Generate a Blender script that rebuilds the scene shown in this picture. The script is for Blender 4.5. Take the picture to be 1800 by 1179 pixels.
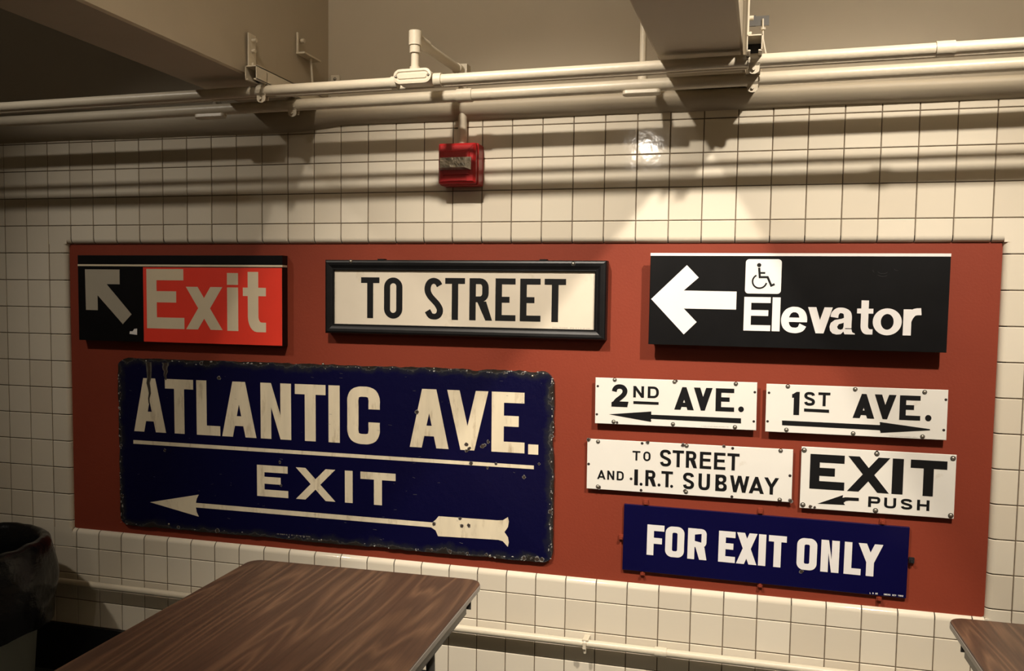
import bpy, bmesh, math, random
from mathutils import Matrix, Vector, noise
from mathutils.geometry import tessellate_polygon

for o in list(bpy.data.objects):
    bpy.data.objects.remove(o, do_unlink=True)
scene = bpy.context.scene
COL = scene.collection
PI = math.pi
random.seed(7)

# ------------------------------------------------------------------ camera
cam_d = bpy.data.cameras.new('camera'); cam = bpy.data.objects.new('camera', cam_d); COL.objects.link(cam)
cam_d.sensor_fit = 'HORIZONTAL'; cam_d.sensor_width = 36.0
cam_d.lens = 1508.0 / 1800.0 * 36.0
cam_d.shift_y = 29.1 / 1800.0
cam_d.clip_start = 0.02
R_ = [[0.96655, -0.25468, -0.03029], [0.25608, 0.96488, 0.05851], [0.01432, -0.06431, 0.99783]]   # right, forward, up columns
cam.matrix_world = Matrix(((R_[0][0], R_[0][2], -R_[0][1], 2.9373),
                           (R_[1][0], R_[1][2], -R_[1][1], -2.9076),
                           (R_[2][0], R_[2][2], -R_[2][1], 1.5829),
                           (0, 0, 0, 1)))
scene.camera = cam

# ------------------------------------------------------------------ world, exposure
w = bpy.data.worlds.new('world'); scene.world = w; w.use_nodes = True
w.node_tree.nodes['Background'].inputs[0].default_value = (1.0, 0.84, 0.66, 1)
w.node_tree.nodes['Background'].inputs[1].default_value = 0.02
vs = scene.view_settings
vs.view_transform = 'Standard'; vs.look = 'None'; vs.gamma = 1.0; vs.use_curve_mapping = False
vs.exposure = 0.0

# ------------------------------------------------------------------ lamps of the room (one in each ceiling bay, a further row behind)
def lamp(name, loc, power, aim=None, cone=95, blend=0.85, radius=0.035, col=(1.0, 0.895, 0.765)):
    d = bpy.data.lights.new(name, 'SPOT' if aim else 'POINT'); d.energy = power; d.shadow_soft_size = radius; d.color = col
    o = bpy.data.objects.new(name, d); o.location = loc; COL.objects.link(o)
    if aim:
        d.spot_size = math.radians(cone); d.spot_blend = blend
        o.rotation_euler = (Vector(aim) - Vector(loc)).to_track_quat('-Z', 'Y').to_euler()
    return o
def bay_lamp(loc, power, aim, cone, blend, spill):
    """aimed reflector lamp, plus the bare light it spills around its shade"""
    lamp('bay_spot', loc, power, aim, cone, blend, 0.05)
    lamp('bay_spill', loc, spill, None, radius=0.05)
bay_lamp((-0.10, -2.0, 3.46), 98, (1.10, 0.0, 0.72), 56, 1.0, 3)
bay_lamp((1.90, -2.0, 3.46), 335, (2.36, 0.0, 0.95), 56, 1.0, 34)
bay_lamp((3.85, -2.0, 3.46), 345, (3.10, 0.0, 0.92), 57, 0.9, 72)
lamp('rear_lamp', (1.95, -6.4, 3.15), 28, radius=0.06)

# ------------------------------------------------------------------ object helpers
def tag(o, label=None, cat=None, group=None, kind=None):
    if label: o['label'] = label
    if cat: o['category'] = cat
    if group: o['group'] = group
    if kind: o['kind'] = kind
    return o
def empty(name, loc=(0, 0, 0), rot=(0, 0, 0)):
    o = bpy.data.objects.new(name, None); o.location = loc; o.rotation_euler = rot
    o.empty_display_size = 0.05; COL.objects.link(o); return o
def obj(name, me, parent=None, loc=None, rot=None):
    o = bpy.data.objects.new(name, me); COL.objects.link(o)
    if parent: o.parent = parent
    if loc: o.location = loc
    if rot: o.rotation_euler = rot
    return o

class MB:
    """collects vertices and faces, then links them as one mesh"""
    def __init__(s): s.v = []; s.f = []; s.m = []; s.sm = []
    def add(s, verts, faces, mi=0, smooth=False):
        b = len(s.v); s.v += [tuple(p) for p in verts]
        for f in faces: s.f.append([b + i for i in f]); s.m.append(mi); s.sm.append(smooth)
        return s
    def box(s, x0, x1, y0, y1, z0, z1, mi=0):
        v = [(x, y, z) for z in (z0, z1) for y in (y0, y1) for x in (x0, x1)]
        return s.add(v, [(0, 2, 3, 1), (4, 5, 7, 6), (0, 1, 5, 4), (2, 6, 7, 3), (0, 4, 6, 2), (1, 3, 7, 5)], mi)
    def tube(s, pts, r, n=14, mi=0, cap=True, radii=None):
        pts = [Vector(p) for p in pts]; rings = []
        for i, p in enumerate(pts):
            d = (pts[min(i + 1, len(pts) - 1)] - pts[max(i - 1, 0)]).normalized()
            a = Vector((0, 0, 1)) if abs(d.z) < 0.9 else Vector((1, 0, 0))
            u = d.cross(a).normalized(); q = u.cross(d).normalized()
            rr = radii[i] if radii else r
            rings.append([p + (u * math.cos(t) + q * math.sin(t)) * rr for t in [2 * PI * k / n for k in range(n)]])
        v = [x for g in rings for x in g]; f = []
        for i in range(len(pts) - 1):
            for k in range(n):
                k2 = (k + 1) % n; f.append((i * n + k, i * n + k2, (i + 1) * n + k2, (i + 1) * n + k))
        s.add(v, f, mi, True)
        if cap:
            s.add(rings[0], [tuple(range(n))[::-1]], mi); s.add(rings[-1], [tuple(range(n))], mi)
        return s
    def prism(s, outer, holes=(), y0=0.0, y1=0.01, mi=0, back=True, top_only=False):
        """polygon in (x,z), extruded from y0 (front) to y1"""
        def area(p): return sum(p[i - 1][0] * p[i][1] - p[i][0] * p[i - 1][1] for i in range(len(p)))
        o = list(outer) if area(outer) > 0 else list(outer)[::-1]
        hs = [list(h) if area(h) < 0 else list(h)[::-1] for h in holes]
        loops = [o] + hs
        tri = tessellate_polygon([[Vector((p[0], p[1], 0)) for p in l] for l in loops])
        flat = [p for l in loops for p in l]; n = len(flat)
        v = [(p[0], y0, p[1]) for p in flat] + [(p[0], y1, p[1]) for p in flat]; f = []
        for t in tri:
            a, b, c = t
            cr = (flat[b][0] - flat[a][0]) * (flat[c][1] - flat[a][1]) - (flat[c][0] - flat[a][0]) * (flat[b][1] - flat[a][1])
            if abs(cr) < 1e-14: continue
            if cr < 0: a, c = c, a
            f.append((a, b, c))
            if back: f.append((n + c, n + b, n + a))
        k = 0
        if not top_only:
            for l in loops:
                m = len(l)
                for i in range(m):
                    j = (i + 1) % m; f.append((k + j, k + i, n + k + i, n + k + j))
                k += m
        return s.add(v, f, mi)
    def slab(s, poly, y0, y1, ch=0.001, mi=0):
        """convex-ish plate with a chamfered front rim"""
        def area(p): return sum(p[i - 1][0] * p[i][1] - p[i][0] * p[i - 1][1] for i in range(len(p)))
        p = list(poly) if area(poly) > 0 else list(poly)[::-1]
        m = len(p); inn = []
        for i in range(m):
            a, b, c = Vector(p[i - 1]), Vector(p[i]), Vector(p[(i + 1) % m])
            d1 = (b - a).normalized(); d2 = (c - b).normalized()
            n1 = Vector((-d1.y, d1.x)); n2 = Vector((-d2.y, d2.x)); n = (n1 + n2)
            n = n / max(n.length_squared / 2, 0.3)
            inn.append(b + n * ch)
        v = [(q.x, y0, q.y) for q in inn] + [(q[0], y0 + ch, q[1]) for q in p] + [(q[0], y1, q[1]) for q in p]
        f = [tuple(range(m)), tuple(range(3 * m - 1, 2 * m - 1, -1))]
        for i in range(m):
            j = (i + 1) % m
            f.append((j, i, m + i, m + j)); f.append((m + j, m + i, 2 * m + i, 2 * m + j))
        return s.add(v, f, mi)
    def lathe(s, prof, n=32, c=(0, 0), mi=0, caps=False):
        v = []; f = []
        for r, z in prof:
            for k in range(n): t = 2 * PI * k / n; v.append((c[0] + r * math.cos(t), c[1] + r * math.sin(t), z))
        for i in range(len(prof) - 1):
            for k in range(n):
                k2 = (k + 1) % n; f.append((i * n + k, i * n + k2, (i + 1) * n + k2, (i + 1) * n + k))
        s.add(v, f, mi, True)
        return s
    def mesh(s, name, mats):
        me = bpy.data.meshes.new(name); me.from_pydata(s.v, [], s.f)
        for m in (mats if isinstance(mats, (list, tuple)) else [mats]): me.materials.append(m)
        me.polygons.foreach_set('material_index', s.m); me.polygons.foreach_set('use_smooth', s.sm)
        me.update(); return me
    def build(s, name, mats, parent=None, loc=None, rot=None):
        return obj(name, s.mesh(name, mats), parent, loc, rot)

def rrect(x0, x1, z0, z1, r, n=5):
    p = []
    for cx, cz, a in ((x1 - r, z0 + r, -90), (x1 - r, z1 - r, 0), (x0 + r, z1 - r, 90), (x0 + r, z0 + r, 180)):
        for k in range(n + 1):
            t = math.radians(a + 90 * k / n); p.append((cx + r * math.cos(t), cz + r * math.sin(t)))
    return p
def arc(cx, cz, rx, rz, a0, a1, n=10):
    return [(cx + rx * math.cos(math.radians(a0 + (a1 - a0) * k / n)), cz + rz * math.sin(math.radians(a0 + (a1 - a0) * k / n))) for k in range(n + 1)]
def rect(x0, x1, z0, z1): return [(x0, z0), (x1, z0), (x1, z1), (x0, z1)]
def blob(cx, cz, r, n=9, jag=0.35, rnd=random):
    ph = rnd.random() * 6.28
    return [(cx + r * (1 + jag * (rnd.random() - 0.5) * 2) * math.cos(ph + 2 * PI * k / n), cz + r * (1 + jag * (rnd.random() - 0.5) * 2) * math.sin(ph + 2 * PI * k / n)) for k in range(n)]

# ------------------------------------------------------------------ materials
def nodes(name):
    m = bpy.data.materials.new(name); m.use_nodes = True; nt = m.node_tree
    return m, nt, nt.nodes['Principled BSDF']
def N(nt, t, **kw):
    n = nt.nodes.new(t)
    for k, v in kw.items(): setattr(n, k, v)
    return n
def ramp(nt, stops, interp='LINEAR'):
    r = N(nt, 'ShaderNodeValToRGB'); r.color_ramp.interpolation = interp; e = r.color_ramp.elements
    while len(e) < len(stops): e.new(0.5)
    for el, (p, c) in zip(e, stops): el.position = p; el.color = (*c, 1)
    return r
def mk(name, col, rough=0.5, metal=0.0, var=0.0, scale=6.0, bump=0.0, bscale=60.0, spec=0.5, dirt=None, dscale=12.0, damt=0.5, stretch=(1, 1, 1)):
    m, nt, b = nodes(name); L = nt.links.new
    b.inputs['Base Color'].default_value = (*col, 1); b.inputs['Roughness'].default_value = rough
    b.inputs['Metallic'].default_value = metal; b.inputs['Specular IOR Level'].default_value = spec
    tc = N(nt, 'ShaderNodeTexCoord'); mp = N(nt, 'ShaderNodeMapping'); mp.inputs['Scale'].default_value = stretch
    L(tc.outputs['Object'], mp.inputs[0]); vec = mp.outputs[0]
    if var or dirt:
        n1 = N(nt, 'ShaderNodeTexNoise'); n1.inputs['Scale'].default_value = scale; n1.inputs['Detail'].default_value = 5
        L(vec, n1.inputs['Vector'])
        r1 = ramp(nt, [(0.25, tuple(max(0, c * (1 - var)) for c in col)), (0.75, tuple(min(1, c * (1 + var)) for c in col))])
        L(n1.outputs['Fac'], r1.inputs[0]); out = r1.outputs[0]
        if dirt:
            n2 = N(nt, 'ShaderNodeTexNoise'); n2.inputs['Scale'].default_value = dscale; n2.inputs['Detail'].default_value = 7; n2.inputs['Roughness'].default_value = 0.65
            L(vec, n2.inputs['Vector'])
            r2 = ramp(nt, [(1 - damt, (0, 0, 0)), (min(1, 1 - damt + 0.22), (1, 1, 1))]); L(n2.outputs['Fac'], r2.inputs[0])
            mx = N(nt, 'ShaderNodeMix', data_type='RGBA'); L(r2.outputs[0], mx.inputs[0]); L(out, mx.inputs[6]); mx.inputs[7].default_value = (*dirt, 1); out = mx.outputs[2]
        L(out, b.inputs['Base Color'])
    if bump:
        n3 = N(nt, 'ShaderNodeTexNoise'); n3.inputs['Scale'].default_value = bscale; n3.inputs['Detail'].default_value = 4; L(vec, n3.inputs['Vector'])
        bp = N(nt, 'ShaderNodeBump'); bp.inputs['Strength'].default_value = bump; bp.inputs['Distance'].default_value = 0.01
        L(n3.outputs['Fac'], bp.inputs['Height']); L(bp.outputs[0], b.inputs['Normal'])
    return m

def tile_mat():
    m, nt, b = nodes('glazed_tile'); L = nt.links.new
    oi = N(nt, 'ShaderNodeObjectInfo')
    r = ramp(nt, [(0, (0.68, 0.61, 0.49)), (0.5, (0.73, 0.665, 0.54)), (1, (0.77, 0.705, 0.58))]); L(oi.outputs['Random'], r.inputs[0])
    geo = N(nt, 'ShaderNodeNewGeometry')
    n = N(nt, 'ShaderNodeTexNoise'); n.inputs['Scale'].default_value = 30; n.inputs['Detail'].default_value = 2; L(geo.outputs['Position'], n.inputs['Vector'])
    bp = N(nt, 'ShaderNodeBump'); bp.inputs['Strength'].default_value = 0.022; bp.inputs['Distance'].default_value = 0.01
    n2 = N(nt, 'ShaderNodeTexNoise'); n2.inputs['Scale'].default_value = 90; n2.inputs['Detail'].default_value = 6; L(geo.outputs['Position'], n2.inputs['Vector'])
    sp = ramp(nt, [(0.74, (1, 1, 1)), (0.80, (0.45, 0.36, 0.25))]); L(n2.outputs['Fac'], sp.inputs[0])
    mx = N(nt, 'ShaderNodeMix', data_type='RGBA', blend_type='MULTIPLY'); mx.inputs[0].default_value = 0.7
    L(r.outputs[0], mx.inputs[6]); L(sp.outputs[0], mx.inputs[7]); L(mx.outputs[2], b.inputs['Base Color'])
    L(n.outputs['Fac'], bp.inputs['Height']); L(bp.outputs[0], b.inputs['Normal'])
    b.inputs['Roughness'].default_value = 0.075; b.inputs['Specular IOR Level'].default_value = 0.5
    return m

def wood_mat():
    m, nt, b = nodes('walnut_laminate'); L = nt.links.new
    tc = N(nt, 'ShaderNodeTexCoord')
    mp = N(nt, 'ShaderNodeMapping'); mp.inputs['Scale'].default_value = (1, 0.085, 1); L(tc.outputs['Object'], mp.inputs[0])
    wob = N(nt, 'ShaderNodeTexNoise'); wob.inputs['Scale'].default_value = 8.5; wob.inputs['Detail'].default_value = 1.2; wob.inputs['Distortion'].default_value = 0.25; L(mp.outputs[0], wob.inputs['Vector'])
    ml = N(nt, 'ShaderNodeMath', operation='MULTIPLY'); L(wob.outputs['Fac'], ml.inputs[0]); ml.inputs[1].default_value = 11.0
    fr = N(nt, 'ShaderNodeMath', operation='FRACT'); L(ml.outputs[0], fr.inputs[0])
    r = ramp(nt, [(0.0, (0.115, 0.062, 0.036)), (0.18, (0.082, 0.043, 0.026)), (0.55, (0.073, 0.038, 0.023)), (0.72, (0.108, 0.058, 0.033)), (0.88, (0.145, 0.080, 0.046)), (1.0, (0.115, 0.062, 0.036))])
    L(fr.outputs[0], r.inputs[0])
    mp2 = N(nt, 'ShaderNodeMapping'); mp2.inputs['Scale'].default_value = (1, 0.03, 1); L(tc.outputs['Object'], mp2.inputs[0])
    fi = N(nt, 'ShaderNodeTexNoise'); fi.inputs['Scale'].default_value = 160; fi.inputs['Detail'].default_value = 3; L(mp2.outputs[0], fi.inputs['Vector'])
    r2 = ramp(nt, [(0.3, (0.72, 0.70, 0.68)), (0.7, (1.15, 1.12, 1.1))]); L(fi.outputs['Fac'], r2.inputs[0])
    mx = N(nt, 'ShaderNodeMix', data_type='RGBA', blend_type='MULTIPLY'); mx.inputs[0].default_value = 1.0; L(r.outputs[0], mx.inputs[6]); L(r2.outputs[0], mx.inputs[7])
    L(mx.outputs[2], b.inputs['Base Color']); b.inputs['Roughness'].default_value = 0.38
    return m

def worn_plate_mat(name, col, w, h, edge=0.035):
    """enamel with rusty, scuffed rim: distance to the plate's edge broken up by noise"""
    m, nt, b = nodes(name); L = nt.links.new
    tc = N(nt, 'ShaderNodeTexCoord'); sx = N(nt, 'ShaderNodeSeparateXYZ'); L(tc.outputs['Object'], sx.inputs[0])
    def M_(op, a, c):
        n = N(nt, 'ShaderNodeMath', operation=op)
        for i, q in enumerate((a, c)):
            if q is None: continue
            if isinstance(q, (int, float)): n.inputs[i].default_value = q
            else: L(q, n.inputs[i])
        return n.outputs[0]
    dx = M_('SUBTRACT', w / 2, M_('ABSOLUTE', sx.outputs['X'], None)); dz = M_('SUBTRACT', h / 2, M_('ABSOLUTE', sx.outputs['Z'], None))
    d = M_('MINIMUM', dx, dz)
    n1 = N(nt, 'ShaderNodeTexNoise'); n1.inputs['Scale'].default_value = 9; n1.inputs['Detail'].default_value = 8; n1.inputs['Roughness'].default_value = 0.7; L(tc.outputs['Object'], n1.inputs['Vector'])
    e = M_('ADD', M_('DIVIDE', d, edge), M_('MULTIPLY', M_('SUBTRACT', n1.outputs['Fac'], 0.5), 3.0))
    r = ramp(nt, [(0.0, (0.022, 0.018, 0.015)), (0.24, (0.028, 0.024, 0.022)), (0.29, (0.075, 0.075, 0.075)), (0.34, (0.016, 0.017, 0.024)), (0.95, col)])
    L(e, r.inputs[0]); 
    n2 = N(nt, 'ShaderNodeTexNoise'); n2.inputs['Scale'].default_value = 55; n2.inputs['Detail'].default_value = 3; L(tc.outputs['Object'], n2.inputs['Vector'])
    sp = ramp(nt, [(0.76, (0, 0, 0)), (0.79, (1, 1, 1))]); L(n2.outputs['Fac'], sp.inputs[0])
    mx = N(nt, 'ShaderNodeMix', data_type='RGBA'); L(sp.outputs[0], mx.inputs[0]); L(r.outputs[0], mx.inputs[6]); mx.inputs[7].default_value = (0.12, 0.12, 0.12, 1)
    L(mx.outputs[2], b.inputs['Base Color']); b.inputs['Roughness'].default_value = 0.30; b.inputs['Specular IOR Level'].default_value = 0.35
    bp = N(nt, 'ShaderNodeBump'); bp.inputs['Strength'].default_value = 0.25; bp.inputs['Distance'].default_value = 0.004; L(e, bp.inputs['Height']); L(bp.outputs[0], b.inputs['Normal'])
    return m

M = {}
M['tile'] = tile_mat()
M['grout'] = mk('grout', (0.135, 0.100, 0.065), 0.9, var=0.3, scale=30)
M['plaster'] = mk('painted_plaster', (0.47, 0.405, 0.300), 0.6, var=0.05, scale=3, bump=0.15, bscale=14)
M['concrete'] = mk('dark_floor', (0.055, 0.058, 0.052), 0.5, var=0.25, scale=20)
M['base'] = mk('black_base', (0.012, 0.012, 0.014), 0.5)
M['panel'] = mk('brick_red_paint', (0.232, 0.040, 0.019), 0.6, spec=0.25, var=0.06, scale=2.5, bump=0.05, bscale=120)
M['pipe'] = mk('cream_pipe_paint', (0.66, 0.59, 0.46), 0.35, var=0.05, scale=8, dirt=(0.30, 0.24, 0.16), dscale=30, damt=0.28, bump=0.08, bscale=90)
M['black'] = mk('black_enamel', (0.0035, 0.0035, 0.004), 0.38, var=0.3, scale=12, spec=0.3)
M['blackmatte'] = mk('black_print', (0.005, 0.005, 0.0055), 0.5, spec=0.3)
M['frame'] = mk('black_frame_paint', (0.005, 0.005, 0.0055), 0.42, spec=0.35, var=0.3, scale=20, dirt=(0.06, 0.055, 0.05), dscale=40, damt=0.26)
M['red'] = mk('red_film', (0.86, 0.050, 0.026), 0.45, var=0.06, scale=4)
M['offwhite'] = mk('aged_reflective_white', (0.72, 0.62, 0.44), 0.5, var=0.06, scale=6)
M['greywhite'] = mk('greyed_reflective_white', (0.40, 0.36, 0.28), 0.5, var=0.06, scale=6)
M['white'] = mk('white_print', (0.82, 0.80, 0.78), 0.4, var=0.02)
M['enamel'] = mk('white_enamel', (0.80, 0.78, 0.72), 0.22, var=0.03, scale=5, dirt=(0.55, 0.47, 0.35), dscale=9, damt=0.33)
M['agedplate'] = mk('yellowed_white_plate', (0.70, 0.63, 0.51), 0.4, var=0.08, scale=4, dirt=(0.46, 0.36, 0.22), dscale=7, damt=0.36)
M['agedletter'] = mk('yellowed_letter_enamel', (0.76, 0.67, 0.49), 0.4, var=0.1, scale=10, dirt=(0.42, 0.32, 0.19), dscale=14, damt=0.45, stretch=(2.2, 1, 0.5))
M['navy'] = mk('navy_enamel', (0.0035, 0.003, 0.040), 0.22, spec=0.35, var=0.1, scale=4)
M['rust'] = mk('rust', (0.035, 0.022, 0.014), 0.8, var=0.5, scale=60)
M['chipgrey'] = mk('chip_rim', (0.17, 0.165, 0.16), 0.6, var=0.4, scale=90)
M['screw'] = mk('steel_screw', (0.42, 0.39, 0.33), 0.35, metal=0.9)
M['washer'] = mk('dark_washer', (0.03, 0.027, 0.023), 0.6)
M['hole'] = mk('dark_hole', (0.02, 0.012, 0.010), 0.8)
M['alarm'] = mk('red_alarm_plastic', (0.40, 0.012, 0.014), 0.35)
M['lens'] = mk('strobe_lens', (0.62, 0.59, 0.53), 0.16, metal=0.45, var=0.35, scale=35, bump=0.35, bscale=55)
M['wood'] = wood_mat()
M['edge'] = mk('grey_edge_band', (0.33, 0.31, 0.28), 0.4)
M['steel'] = mk('grey_painted_steel', (0.13, 0.125, 0.115), 0.38, metal=0.3, var=0.1, scale=10)
M['bag'] = mk('black_bin_liner', (0.004, 0.004, 0.0045), 0.26, bump=0.55, bscale=17)
M['can'] = mk('grey_can_plastic', (0.26, 0.275, 0.235), 0.6, var=0.06, scale=6)
M['mark'] = mk('faint_maker_print', (0.30, 0.27, 0.23), 0.6)

# ------------------------------------------------------------------ the setting
T = 0.108; ZR = 0.108 * 1.016; H0 = 2.172          # tile pitch across and up; height of the first grout line
def zr(r): return H0 - r * ZR
CEIL = 3.6; YW = 0.12
PX0, PX1, PZ0, PZ1 = 2.81 * T, 34.32 * T, zr(14.30), zr(3.665)
PY = 0.016                                           # face of the red panel, set back behind the tiles
def struct(name, mb, m, label=None):
    return tag(mb.build(name, m), label, None, None, 'structure')
XL, XR, YF = -2.2, 6.2, -8.0
struct('floor', MB().box(XL, XR, YF, 0.2, -0.1, 0.0), M['concrete'], 'dark grey floor of the room')
struct('ceiling', MB().box(XL, XR, YF, 0.2, CEIL, CEIL + 0.1), M['plaster'], 'cream painted ceiling above the beams')
struct('wall_left', MB().box(XL - 0.1, XL, YF, 0.2, 0, CEIL), M['plaster'], 'cream wall at the left end')
struct('wall_right', MB().box(XR, XR + 0.1, YF, 0.2, 0, CEIL), M['plaster'], 'cream wall at the right end')
struct('wall_front', MB().box(XL, XR, YF - 0.1, YF, 0, CEIL), M['plaster'], 'cream wall behind the camera')
struct('wall_upper', MB().box(XL, XR, YW, YW + 0.1, 2.25, CEIL), M['plaster'], 'cream plaster wall above the tiles')
g = MB()
for x0, x1, z0, z1 in ((XL, XR, PZ1 + 0.021, 2.262), (XL, XR, 0, PZ0 - 0.021), (XL, PX0 - 0.021, PZ0 - 0.021, PZ1 + 0.021), (PX1 + 0.021, XR, PZ0 - 0.021, PZ1 + 0.021)):
    g.box(x0, x1, 0.0028, 0.2, z0, z1)
wall = struct('wall_back', g, M['grout'], 'white glazed tile wall with dark grout lines')
struct('baseboard_back', MB().box(XL, XR, -0.012, 0.0, 0, 0.2), M['base'], 'black base along the foot of the tile wall')

# rounded plaster cornice between the tiles and the upper wall, its lower lip uneven
pr_ = [(YW + 0.02, 2.262), (-0.018, 2.262), (-0.036, 2.257), (-0.046, 2.247), (-0.047, 2.236), (-0.040, 2.222), (-0.026, 2.209), (-0.010, 2.2005), (0.003, 2.197)]
cm = MB(); v = []; f = []; nx = 170
for i in range(nx + 1):
    x = XL + (XR - XL) * i / nx
    low = -0.020 if x < 1.36 else (-0.020 * (1 - (x - 1.36) / 0.16) if x < 1.52 else 0.0)
    for k, (y, z) in enumerate(pr_):
        fr = k / (len(pr_) - 1)
        n_ = noise.noise(Vector((x * 2.2, k * 0.7, 0)))
        n2_ = noise.noise(Vector((x * 9.0, 3.1, 0)))
        dz = low * max(0, fr - 0.25) / 0.75 + 0.004 * n_ * fr + 0.0018 * n2_ * fr
        v.append((x, y + (0.003 * n_ if 1 < k < 8 else 0), z + dz))
m_ = len(pr_)
for i in range(nx):
    for k in range(m_ - 1): f.append((i * m_ + k, i * m_ + k + 1, (i + 1) * m_ + k + 1, (i + 1) * m_ + k))
cm.add(v, f, 0, True)
struct('trim_1', cm, M['plaster'], 'rounded cream plaster cornice above the tiles')

# concrete beams, running away from the tile wall
def beam(xl0, xl1, xr0, xr1, label):
    """left / right edge at the wall (0) and 1.2 m out (1)"""
    def ext(a, b, y): return a + (b - a) * (YW + 0.01 - y) / 1.32
    ya, yb = YW + 0.01, YF
    zb = 2.2765; c = 0.006
    m = MB(); pts = []
    for y in (ya, yb):
        l = ext(xl0, xl1, y); r = ext(xr0, xr1, y)
        pts.append([(l, y, CEIL), (l, y, zb + c), (l + c, y, zb), (r - c, y, zb), (r, y, zb + c), (r, y, CEIL)])
    n = 6
    m.add(pts[0] + pts[1], [(i, i + n, i + 1 + n, i + 1) for i in range(n - 1)] + [(0, 1, 2, 3, 4, 5), (11, 10, 9, 8, 7, 6)])
    o = m.build('ceiling_beam', M['plaster']); return tag(o, label, None, None, 'structure')
beam(1.143, 1.143, 1.401, 1.383, 'cream concrete ceiling beam over the left signs')
beam(2.705, 2.652, 2.938, 2.902, 'cream concrete ceiling beam left of the brighter wall')

# ------------------------------------------------------------------ tiles
GAP = 0.0028
def tile_mesh(w_, h_):
    a, b_ = w_ / 2, h_ / 2; c = 0.0022; m = MB(); v = []
    for ins, y in ((0, 0.008), (0, 0.0022), (c * 0.35, 0.0007), (c, 0.0)):
        v += [(-a + ins, y, -b_ + ins), (a - ins, y, -b_ + ins), (a - ins, y, b_ - ins), (-a + ins, y, b_ - ins)]
    f = [(12, 13, 14, 15)]
    for i in range(3):
        for k in range(4): k2 = (k + 1) % 4; f.append((4 * i + k, 4 * i + k2, 4 * i + 4 + k2, 4 * i + 4 + k))
    m.add(v, f); return m
def nose(m, x0, x1, z0, z1, side, ends=(1, 1), r=0.019, deep=0.022):
    """flat tile whose edge towards the panel rolls back; side says where the panel lies"""
    W = (z1 - z0) if side in 'ud' else (x1 - x0)
    prof = [(0, 0.008), (0, 0.002), (0.002, 0.0)] + [(W - r + r * math.sin(t), r - r * math.cos(t)) for t in [PI / 2 * k / 8 for k in range(9)]] + [(W, deep)]
    a, b_ = (x0, x1) if side in 'ud' else (z0, z1)
    def P(u, y, q):
        return {'d': (q, y, z1 - u), 'u': (q, y, z0 + u), 'r': (x0 + u, y, q), 'l': (x1 - u, y, q)}[side]
    cols = [(a, 0.002 * ends[0]), (a + 0.002, 0.0), (b_ - 0.002, 0.0), (b_, 0.002 * ends[1])]
    for j in range(3):
        for pp, sm in ((prof[:4], False), (prof[3:], True)):
            n = len(pp); v = [P(u, y + dy, q) for q, dy in cols[j:j + 2] for u, y in pp]
            f = [(i, i + 1, n + i + 1, n + i) for i in range(n - 1)]
            m.add(v, f if side in 'dr' else [q[::-1] for q in f], 0, sm and j == 1)
tiles = 0
_tm = {}
def tile_mesh_shared(w_, h_):
    k = (round(w_, 4), round(h_, 4))
    if k not in _tm: _tm[k] = tile_mesh(w_, h_).mesh('tile', M['tile'])
    return _tm[k]
rest = MB()
def flat_tile(x0, x1, z0, z1, single):
    global tiles
    w_, h_ = x1 - x0 - GAP, z1 - z0 - GAP; cx, cz = (x0 + x1) / 2, (z0 + z1) / 2
    rx, rz = random.gauss(0, 0.0035), random.gauss(0, 0.0035); dy = random.uniform(-0.0003, 0.0003)
    if single:
        obj('tile', tile_mesh_shared(w_, h_), wall, (cx, dy, cz), (rx, 0, rz)); tiles += 1
    else:
        t = tile_mesh(w_, h_); rest.add([(x + cx, y + dy, z + cz) for x, y, z in t.v], t.f)
h2 = GAP / 2
for r in range(-1, 18):
    for c in range(-20, 57):
        x0, x1 = c * T, (c + 1) * T
        z1_, z0_ = zr(r), zr(r + 1)
        if r == -1: z1_ = z0_ + 0.055
        if r == 17: z0_ = 0.2
        if r < 3:
            flat_tile(x0, x1, z0_, z1_, r >= 0 and -1 <= c <= 35)
        elif r >= 15:
            vis = (2 <= c <= 9 and r == 15) or (2 <= c <= 7 and r == 16) or (2 <= c <= 6 and r == 17) or (18 <= c <= 34 and r == 15) or (17 <= c <= 33 and r == 16) or (15 <= c <= 25 and r == 17)
            flat_tile(x0, x1, z0_, z1_, vis)
        else:
            if c < 2 or c > 34: flat_tile(x0, x1, z0_, z1_, -1 <= c <= 1)
def nose_tile(parts):
    global tiles
    m = MB()
    for a in parts:
        if a[4] == 'f':
            m.box(a[0], a[1], 0.0, 0.008, a[2], a[3])
        else: nose(m, *a)
    m.build('bullnose_tile', M['tile'], wall); tiles += 1
for c in range(3, 34):
    nose_tile([(c * T + h2, (c + 1) * T - h2, PZ1, zr(3) - h2, 'd')])
    nose_tile([(c * T + h2, (c + 1) * T - h2, zr(15) + h2, PZ0, 'u')])
for r in range(4, 14):
    nose_tile([(2 * T + h2, PX0, zr(r + 1) + h2, zr(r) - h2, 'r')])
    nose_tile([(PX1, 35 * T - h2, zr(r + 1) + h2, zr(r) - h2, 'l')])
for xa, xb, xc, xd, sd in ((2 * T + h2, PX0, PX0, 3 * T - h2, 'r'), (PX1, 35 * T - h2, 34 * T + h2, PX1, 'l')):
    en = (0, 1) if sd == 'r' else (1, 0)
    nose_tile([(xa, xb, PZ1, zr(3) - h2, 'f'), (xa, xb, zr(4) + h2, PZ1, sd, (1, 0)), (xc, xd, PZ1, zr(3) - h2, 'd', en)])
    nose_tile([(xa, xb, zr(15) + h2, PZ0, 'f'), (xa, xb, PZ0, zr(14) - h2, sd, (0, 1)), (xc, xd, zr(15) + h2, PZ0, 'u', en)])
ro = rest.build('tile_field', M['tile'], wall); ro['kind'] = 'stuff'
print('TILES', tiles)

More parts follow.
